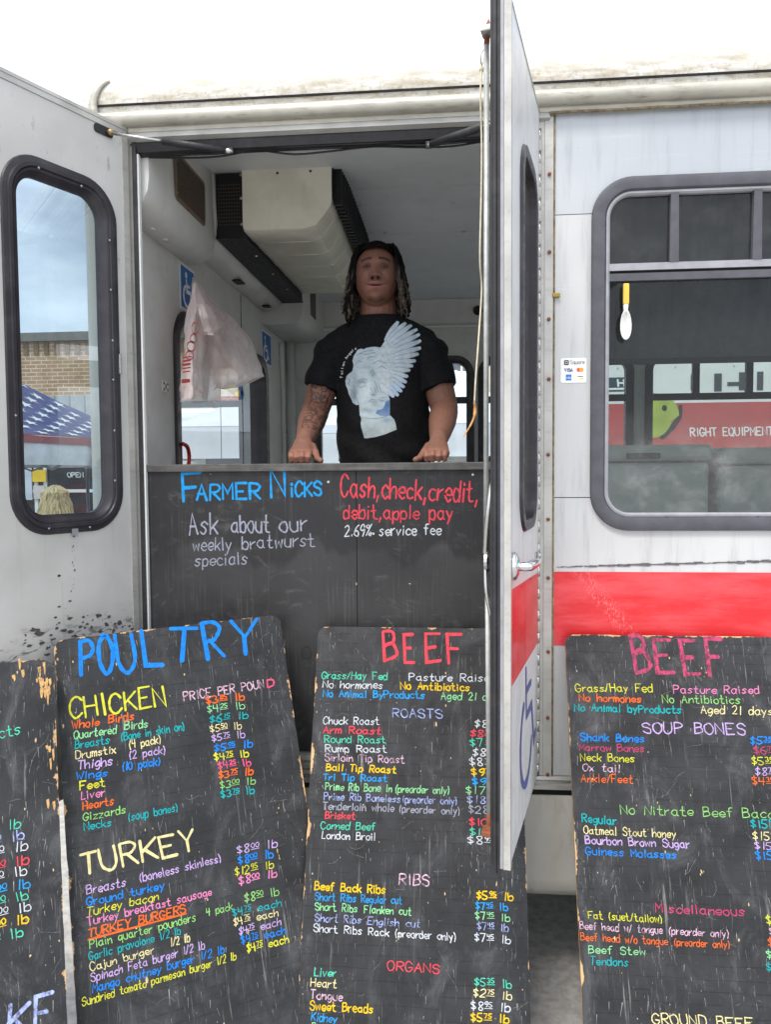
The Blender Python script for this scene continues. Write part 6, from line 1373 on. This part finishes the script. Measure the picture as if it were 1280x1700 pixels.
# brick shop front
def brick_mat(name, c1, c2, m, sc_):
    g = G(name); t = g.t; br = t.nodes.new('ShaderNodeTexBrick'); g.set(br.inputs['Vector'], g.co('UV'))
    br.inputs['Color1'].default_value = (*c1, 1); br.inputs['Color2'].default_value = (*c2, 1); br.inputs['Mortar'].default_value = (*m, 1)
    br.inputs['Scale'].default_value = 1.0; br.inputs['Brick Width'].default_value = .215; br.inputs['Row Height'].default_value = .075; br.inputs['Mortar Size'].default_value = .009; br.inputs['Bias'].default_value = -.2
    c = g.mix(g.rng(g.noise(g.co(), 3, 6), .4, .75, 0, .45), br.outputs[0], sc(c1, .55)); g.P(Base_Color=c, Roughness=.9); g.bump(br.outputs[1], -.4, .006); return g.m
def uvbox(o, s=1.0):
    me = o.data; uv = me.uv_layers.new(name='UVMap')
    for p in me.polygons:
        for li in p.loop_indices:
            co = me.vertices[me.loops[li].vertex_index].co; n = p.normal
            uv.data[li].uv = ((co.x if abs(n.y) >= abs(n.x) else co.y), co.z)
shop = empty('brick_shop', (-7.2, 13.5, 0)); tag(shop, 'tan brick shop with grey siding behind the star canopy', 'building')
bw = part('brick_wall', box(-14.5, 12, 3.15, -1.9, 17, 4.18), brick_mat('tan_brick', S(196, 156, 116), S(170, 130, 94), S(222, 206, 184), 1), shop); uvbox(bw)
part('coping', box(-14.6, 11.88, 4.18, -1.8, 17.1, 4.34), mat('stone_coping', S(120, 118, 112), .9), shop)
sc_b = B()
for i in range(60): sc_b.add(*box(-14.4+i*.208, 11.965, 3.94, -14.31+i*.208, 12.0, 4.16))
part('soldier_course', sc_b, mat('dark_brick', S(132, 108, 84), .9), shop, fix=False)
pan = mesh('siding_board', *bbox(0, 11.94, 0, .29, 12.0, .85, .01, 1), mat('pale_grey_siding', S(178, 180, 178), .6))
for i in range(42): link('siding_board', pan, shop, Matrix.Translation((-14.5+i*.3, 0, 2.3)))
part('shop_front', box(-14.5, 12.02, 0, -1.9, 17, 3.15), mat('shop_shadow', S(58, 58, 60), .8), shop)
SGL = mat('dark_shop_glass', S(34, 36, 40), .12, 0, .1)
for i, x in enumerate((-11.2, -9.1, -7.0, -4.9)):
    fr_ = part('shop_window', plate([(x, .45), (x+1.98, .45), (x+1.98, 2.55), (x, 2.55)], .06, [[(x+.07, .52), (x+1.91, .52), (x+1.91, 2.48), (x+.07, 2.48)]]), MT['white'], shop, frame((0, 11.97, 0), (1, 0, 0), (0, 0, 1), (0, -1, 0)))
    part('pane', box(x+.06, 11.99, .51, x+1.92, 12.01, 2.49), SGL, fr_)
    part('glazing_bar', box(x+.05, 11.955, 1.28, x+1.93, 11.985, 1.34), MT['white'], fr_)
SH = frame((0, 11.95, 0), (1, 0, 0), (0, 0, 1), (0, -1, 0))
def shp(x, y): return onplane(SH, x, y)
a, c = shp(54, 800), shp(76, 780); part('yellow_poster', box(a[0], 11.93, a[1], c[0], 11.95, c[1]), mat('poster_yellow', S(240, 196, 40), .7), shop)
a, c = shp(56, 828), shp(74, 806); part('pale_poster', box(a[0], 11.93, a[1], c[0], 11.95, c[1]), mat('poster_pale', S(214, 198, 190), .7), shop)
a, c = shp(26, 830), shp(52, 772); part('notice_sheet', box(a[0], 11.93, a[1], c[0], 11.95, c[1]), mat('poster_white', S(196, 198, 204), .7), shop)
a, c = shp(112, 792), shp(138, 792); b = B(); text_shape(b, 'OPEN', a, c, .085, .009, .002, 0, 0); part('lettering', b, MT['white'], shop, SH, fix=False)
# red brick building further along
rb = empty('red_brick_building', (3.0, 22, 0)); tag(rb, 'red brick building with pale upper storey behind the white canopies', 'building')
o_ = part('brick_wall', box(-3.5, 20, 0, 7.5, 28, 3.9), brick_mat('red_brick', S(178, 104, 92), S(150, 84, 74), S(190, 176, 164), 1), rb); uvbox(o_)
part('upper_storey', box(-3.5, 20.05, 3.9, 7.5, 28, 7.2), mat('pale_stucco', S(206, 196, 180), .8), rb)
for i in range(6):
    x = -2.8+i*1.75
    w_ = part('window', box(x, 19.98, 4.4, x+.9, 20.06, 6.2), mat('far_window_glass', S(90, 98, 108), .2), rb); part('sill', box(x-.08, 19.92, 4.28, x+.98, 20.0, 4.4), MT['white'], w_)
    part('mullion', box(x+.42, 19.95, 4.4, x+.48, 19.985, 6.2), MT['white'], w_)
# box truck with a red band, seen through the far windows
TY = 7.6
tk = empty('box_truck', (5.0, TY+1.2, 0)); tag(tk, 'white box truck with red band lettered RIGHT EQUIPMENT beyond the bus windows', 'truck')
TF = frame((0, TY, 0), (1, 0, 0), (0, 0, 1), (0, -1, 0)); tf = lambda x, y: onplane(TF, x, y)
tx0 = tf(1060, 640)[0]-.55; zr1, zr0 = tf(1200, 668)[1], tf(1200, 734)[1]
TWM = mat('truck_white', S(214, 220, 216), .4, 0, .05, 1.5)
part('cargo_box', bbox(tx0, TY, .95, tx0+6.2, TY+2.4, 3.55, .03, 2), TWM, tk)
part('red_band', plate([(tx0+.05, zr0-.5), (tx0+6.15, zr0-.5), (tx0+6.15, zr1), (tx0+.05, zr1)], .004, z=.006), mat('truck_red', S(178, 74, 72), .4, 0, .08, 2), tk, TF)
b = B(); text_shape(b, 'RIGHT EQUIPMENT', tf(1147, 724), tf(1284, 722), tf(1147, 711)[1]-tf(1147, 724)[1], .008, .008, 0, 0); part('lettering', b, MT['white'], tk, TF, fix=False)
b = B()
for x0, y0, x1, y1 in ((1186, 620, 1199, 650), (1227, 618, 1238, 648), (1208, 634, 1228, 641), (1257, 617, 1268, 648), (1147, 622, 1152, 648)):
    p, q_ = tf(x0, y1), tf(x1, y0); b.add(*sheet([p, (q_[0], p[1]), q_, (p[0], q_[1])], .006))
part('block_lettering', b, mat('truck_dark', S(62, 68, 74), .6), tk, TF, fix=False)
for x in range(9):
    p = (tx0+.3+x*.7, tf(1200, 608)[1]); part('rivet', lathe([(.012, 0), (.008, .008)], 8, 'z', (p[0], p[1], .002)), MT['steel'], tk, TF)
p = tf(1084, 690); oval = [(p[0]+.32*math.cos(t*PI/12)*(.75 if math.sin(t*PI/12) < 0 else 1), p[1]+.28*math.sin(t*PI/12)) for t in range(24)]
part('green_emblem', sheet(oval, .010), mat('emblem_green', S(158, 176, 70), .5), tk, TF, fix=False)
b = B()
for dx, dy, r_ in ((.14, .09, .032),): b.add(*sheet([(p[0]+dx+r_*math.cos(t*PI/6), p[1]+dy+r_*1.2*math.sin(t*PI/6)) for t in range(12)], .013))
ribbon(b, [(p[0]+.335, p[1]+.10), (p[0]+.325, p[1]-.02), (p[0]+.25, p[1]-.14), (p[0]+.12, p[1]-.27)], .030, .008); part('emblem_spots', b, MT['black_paint'], tk, TF, fix=False)
part('chassis', box(tx0+.1, TY+.3, .6, tx0+6.1, TY+2.1, .95), MT['dark'], tk)
cab = part('cab', bbox(tx0-1.9, TY+.15, .6, tx0-.1, TY+2.25, 2.5, .12, 3), TWM, tk)
part('windscreen', plate(rr(-2.0, 1.6, -.4, 2.3, .08, 4), .01), SGL, cab, frame((tx0-1.905, TY, 0), (0, -1, 0), (0, 0, 1), (-1, 0, 0)))
part('side_glass', plate(rr(tx0-1.55, 1.6, tx0-.6, 2.3, .08, 4), .01, z=-.142), SGL, cab, TF)
for x in (tx0-1.0, tx0+4.6):
    for y in (TY+.05, TY+2.05):
        w_ = part('wheel', lathe([(.28, 0), (.40, .02), (.44, .08), (.44, .2), (.40, .28), (.28, .30)], 26, 'y', (x, y, .44)), MT['rubber'], tk, smooth=True)
        part('rim', lathe([(.05, 0), (.24, .01), (.26, .06)], 20, 'y', (x, y-.01, .44)), MT['steel'], w_)
# added banner standing in for a lettered sign reflected in the window glass
bn = empty('reflection_banner', (tx0-.9, TY-.9, 0)); tag(bn, 'dark teal banner with big white letters on two poles, added for a sign reflected in the window', 'banner')
NF = frame((0, TY-.9, 0), (1, 0, 0), (0, 0, 1), (0, -1, 0)); p, q_ = onplane(NF, 985, 651), onplane(NF, 1052, 626)
part('cloth', plate([p, (q_[0], p[1]), q_, (p[0], q_[1])], .01), mat('reflection_teal', S(26, 62, 72), .7), bn, NF)
b = B(); text_shape(b, 'HA', onplane(NF, 1027, 641), onplane(NF, 1050, 641), .07, .010, .002, 0, 0); ribbon(b, [onplane(NF, 1004, 646), onplane(NF, 1050, 645)], .010, .002); part('lettering', b, MT['white'], bn, NF, fix=False)
for x in (p[0]+.02, q_[0]-.02): part('pole', tube([(x, TY-.88, 0), (x, TY-.88, q_[1])], .015, 8), MT['steel'], bn, smooth=True)
# parked van far behind, blue and yellow sign on its side
vn = empty('white_van', (-3.2, 14.2, 0)); VY = 10.2
tag(vn, 'white panel van with round blue and yellow sign behind the canopies', 'van')
VF = frame((0, VY, 0), (1, 0, 0), (0, 0, 1), (0, -1, 0)); vf = lambda x, y: onplane(VF, x, y); c0 = vf(385, 655)
part('van_body', bbox(c0[0]-1.0, VY, .45, c0[0]+4.2, VY+1.6, 3.25, .12, 3), TWM, vn)
part('sign_disc', lathe([(.0, 0), (.17, 0), (.17, .01), (.0, .012)], 24, 'y', (c0[0], VY-.012, c0[1]+.02)), mat('sign_yellow', S(236, 206, 70), .5), vn)
b = B(); ribbon(b, [(c0[0]+.17*math.cos(t*PI/12), c0[1]+.02+.17*math.sin(t*PI/12)) for t in range(25)], .03, .016); part('sign_ring', b, mat('sign_ring_blue', S(60, 120, 190), .5), vn, VF, fix=False)
b = B(); text_shape(b, 'or', (c0[0]-.10, c0[1]-.03), (c0[0]+.10, c0[1]-.03), .16, .018, .02, 0, 0); part('lettering', b, MT['blue'], vn, VF, fix=False)
for x in (c0[0]-.2, c0[0]+3.3):
    for y in (VY-.02, VY+1.4): w_ = part('wheel', lathe([(.22, 0), (.32, .02), (.34, .06), (.34, .18), (.32, .22)], 24, 'y', (x, y, .34)), MT['rubber'], vn, smooth=True); part('rim', lathe([(.04, 0), (.2, .01)], 16, 'y', (x, y-.006, .34)), MT['steel'], w_)
part('door_line', box(c0[0]+1.2, VY-.004, .7, c0[0]+1.215, VY+.01, 2.9), MT['dark'], vn)
# shopper with long fair hair seen from behind
W0 = atY(92, 830, 3.2); wx_, wy_ = W0.x, 3.2
sh_ = empty('person', (wx_, wy_, 0)); tag(sh_, 'person with long wavy fair hair and grey top, back turned, by the star canopy', 'person')
hc2 = Vector((wx_, wy_, atY(92, 806, 3.2).z-.125))
bd = B(); hs2, R2 = head_shape(hc2, 0, PI, 40, 32); bd.add(*hs2)
zs = hc2.z-1.55
bd.add(*tube([hc2+Vector((0, 0, -.09)), hc2+Vector((0, 0, -.17))], [.05, .055], 12))
for s in (-1, 1):
    bd.add(*tube([(wx_+s*.17, wy_, hc2.z-.22), (wx_+s*.21, wy_-.02, hc2.z-.48), (wx_+s*.16, wy_+.18, hc2.z-.62), (wx_+s*.10, wy_+.26, hc2.z-.60)], [.05, .042, .03, .024], 12))
    for k in range(5): bd.add(*tube([(wx_+s*(.10-.0+.016*(k-2)), wy_+.27, hc2.z-.60), (wx_+s*(.08+.016*(k-2)), wy_+.33, hc2.z-.60), (wx_+s*(.075+.016*(k-2)), wy_+.35, hc2.z-.62)], [.009, .008, .007], 8))
    bd.add(*tube([(wx_+s*.08, wy_, hc2.z-.70), (wx_+s*.09, wy_, hc2.z-1.1), (wx_+s*.09, wy_+.02, .12), (wx_+s*.09, wy_+.0, .05), (wx_+s*.09, wy_+.14, .035)], [.095, .065, .042, .042, .03], 12))
bd.add(*tube([(wx_, wy_, hc2.z-.80), (wx_, wy_, hc2.z-.6), (wx_, wy_, hc2.z-.4), (wx_, wy_, hc2.z-.22), (wx_, wy_, hc2.z-.16)], [(.10, .15), (.095, .13), (.105, .16), (.09, .17), (.05, .08)], 18, up=(0, -1, 0)))
me = fuse(bd, .008, 3); me.materials.append(mat('fair_skin', S(206, 160, 136), .5, 0, .05)); bo2 = link('body', me, sh_)
sb2 = B(); sb2.add(*tube([(wx_, wy_, hc2.z-.78), (wx_, wy_, hc2.z-.6), (wx_, wy_, hc2.z-.4), (wx_, wy_, hc2.z-.22), (wx_, wy_, hc2.z-.155)], [(.115, .165), (.11, .145), (.12, .175), (.105, .185), (.06, .09)], 20, up=(0, -1, 0)))
for s in (-1, 1): sb2.add(*tube([(wx_+s*.13, wy_, hc2.z-.20), (wx_+s*.18, wy_, hc2.z-.24), (wx_+s*.215, wy_-.02, hc2.z-.47), (wx_+s*.17, wy_+.15, hc2.z-.61)], [.06, .06, .052, .04], 14))
me = fuse(sb2, .009, 3); me.materials.append(mat('grey_knit', S(150, 152, 150), .9, 0, .1, 30, .3, 200)); link('top', me, sh_)
jb = B(); jb.add(*tube([(wx_, wy_, hc2.z-.66), (wx_, wy_, hc2.z-.80)], [(.11, .155), (.125, .175)], 18, up=(0, -1, 0)))
for s in (-1, 1): jb.add(*tube([(wx_+s*.085, wy_, hc2.z-.78), (wx_+s*.09, wy_, hc2.z-1.1), (wx_+s*.09, wy_+.02, .10)], [.11, .085, .062], 14))
me = fuse(jb, .009, 3); me.materials.append(mat('blue_denim', S(66, 80, 110), .85, 0, .1, 30)); link('jeans', me, sh_)
for s in (-1, 1): part('shoe', tube([(wx_+s*.09, wy_-.06, .05), (wx_+s*.09, wy_+.05, .055), (wx_+s*.09, wy_+.16, .035)], [(.05, .045), (.045, .045), (.025, .035)], 12, up=(0, 0, 1)), MT['white'], sh_, smooth=True)
hv = B(); hcol = []
addc((head_shape(hc2+Vector((0, 0, .006)), 0, PI, 30, 24, .084, .104, .122)[0][0], head_shape(hc2, 0, PI, 30, 24)[0][1]), S(150, 124, 80))
hr = random.Random(5)
for k in range(150):
    th = hr.uniform(PI*.02, PI*.98) if k % 5 else hr.uniform(-.4, PI+.4); ph = hr.uniform(.04, .45)*PI
    dx, dy = math.cos(th), -math.sin(th)
    root = hc2+Vector((.085*math.sin(ph)*dx, .105*math.sin(ph)*dy, .126*math.cos(ph)))
    o1 = hc2+Vector((.094*dx, .112*dy, .01)); e_ = hr.uniform(.85, 1.25)
    pts = [root, hc2+Vector((.088*math.sin(max(ph, .33*PI))*dx*1.05, .108*math.sin(max(ph, .33*PI))*dy*1.05, .075)), o1, hc2+Vector((.115*dx*e_, .118*dy, -.10)), hc2+Vector((.128*dx*e_, .115*dy-.01, -.22)), hc2+Vector((.12*dx*e_+hr.uniform(-.02, .02), .11*dy-.015, -.34+hr.uniform(-.03, .05)))]
    cv = crom(pts, 6); pz = hr.uniform(0, 6); cv = [q+Vector((math.sin(i*.75+pz), math.cos(i*.75+pz)*.4, 0))*.006*min(1, i/8) for i, q in enumerate(cv)]
    cc = Vector(S(150, 124, 80)).lerp(Vector(S(226, 204, 156)), hr.random()**.7)
    addc(tube(cv, [.0075]*(len(cv)-4)+[.0065, .005, .004, .002], 6), tuple(cc))
hme = mesh('hair', hv.v, hv.f, vcol('fair_hair', .5, bump=.3, bs=500, spec=.4), True); setcol(hme, hcol); link('hair', hme, sh_)
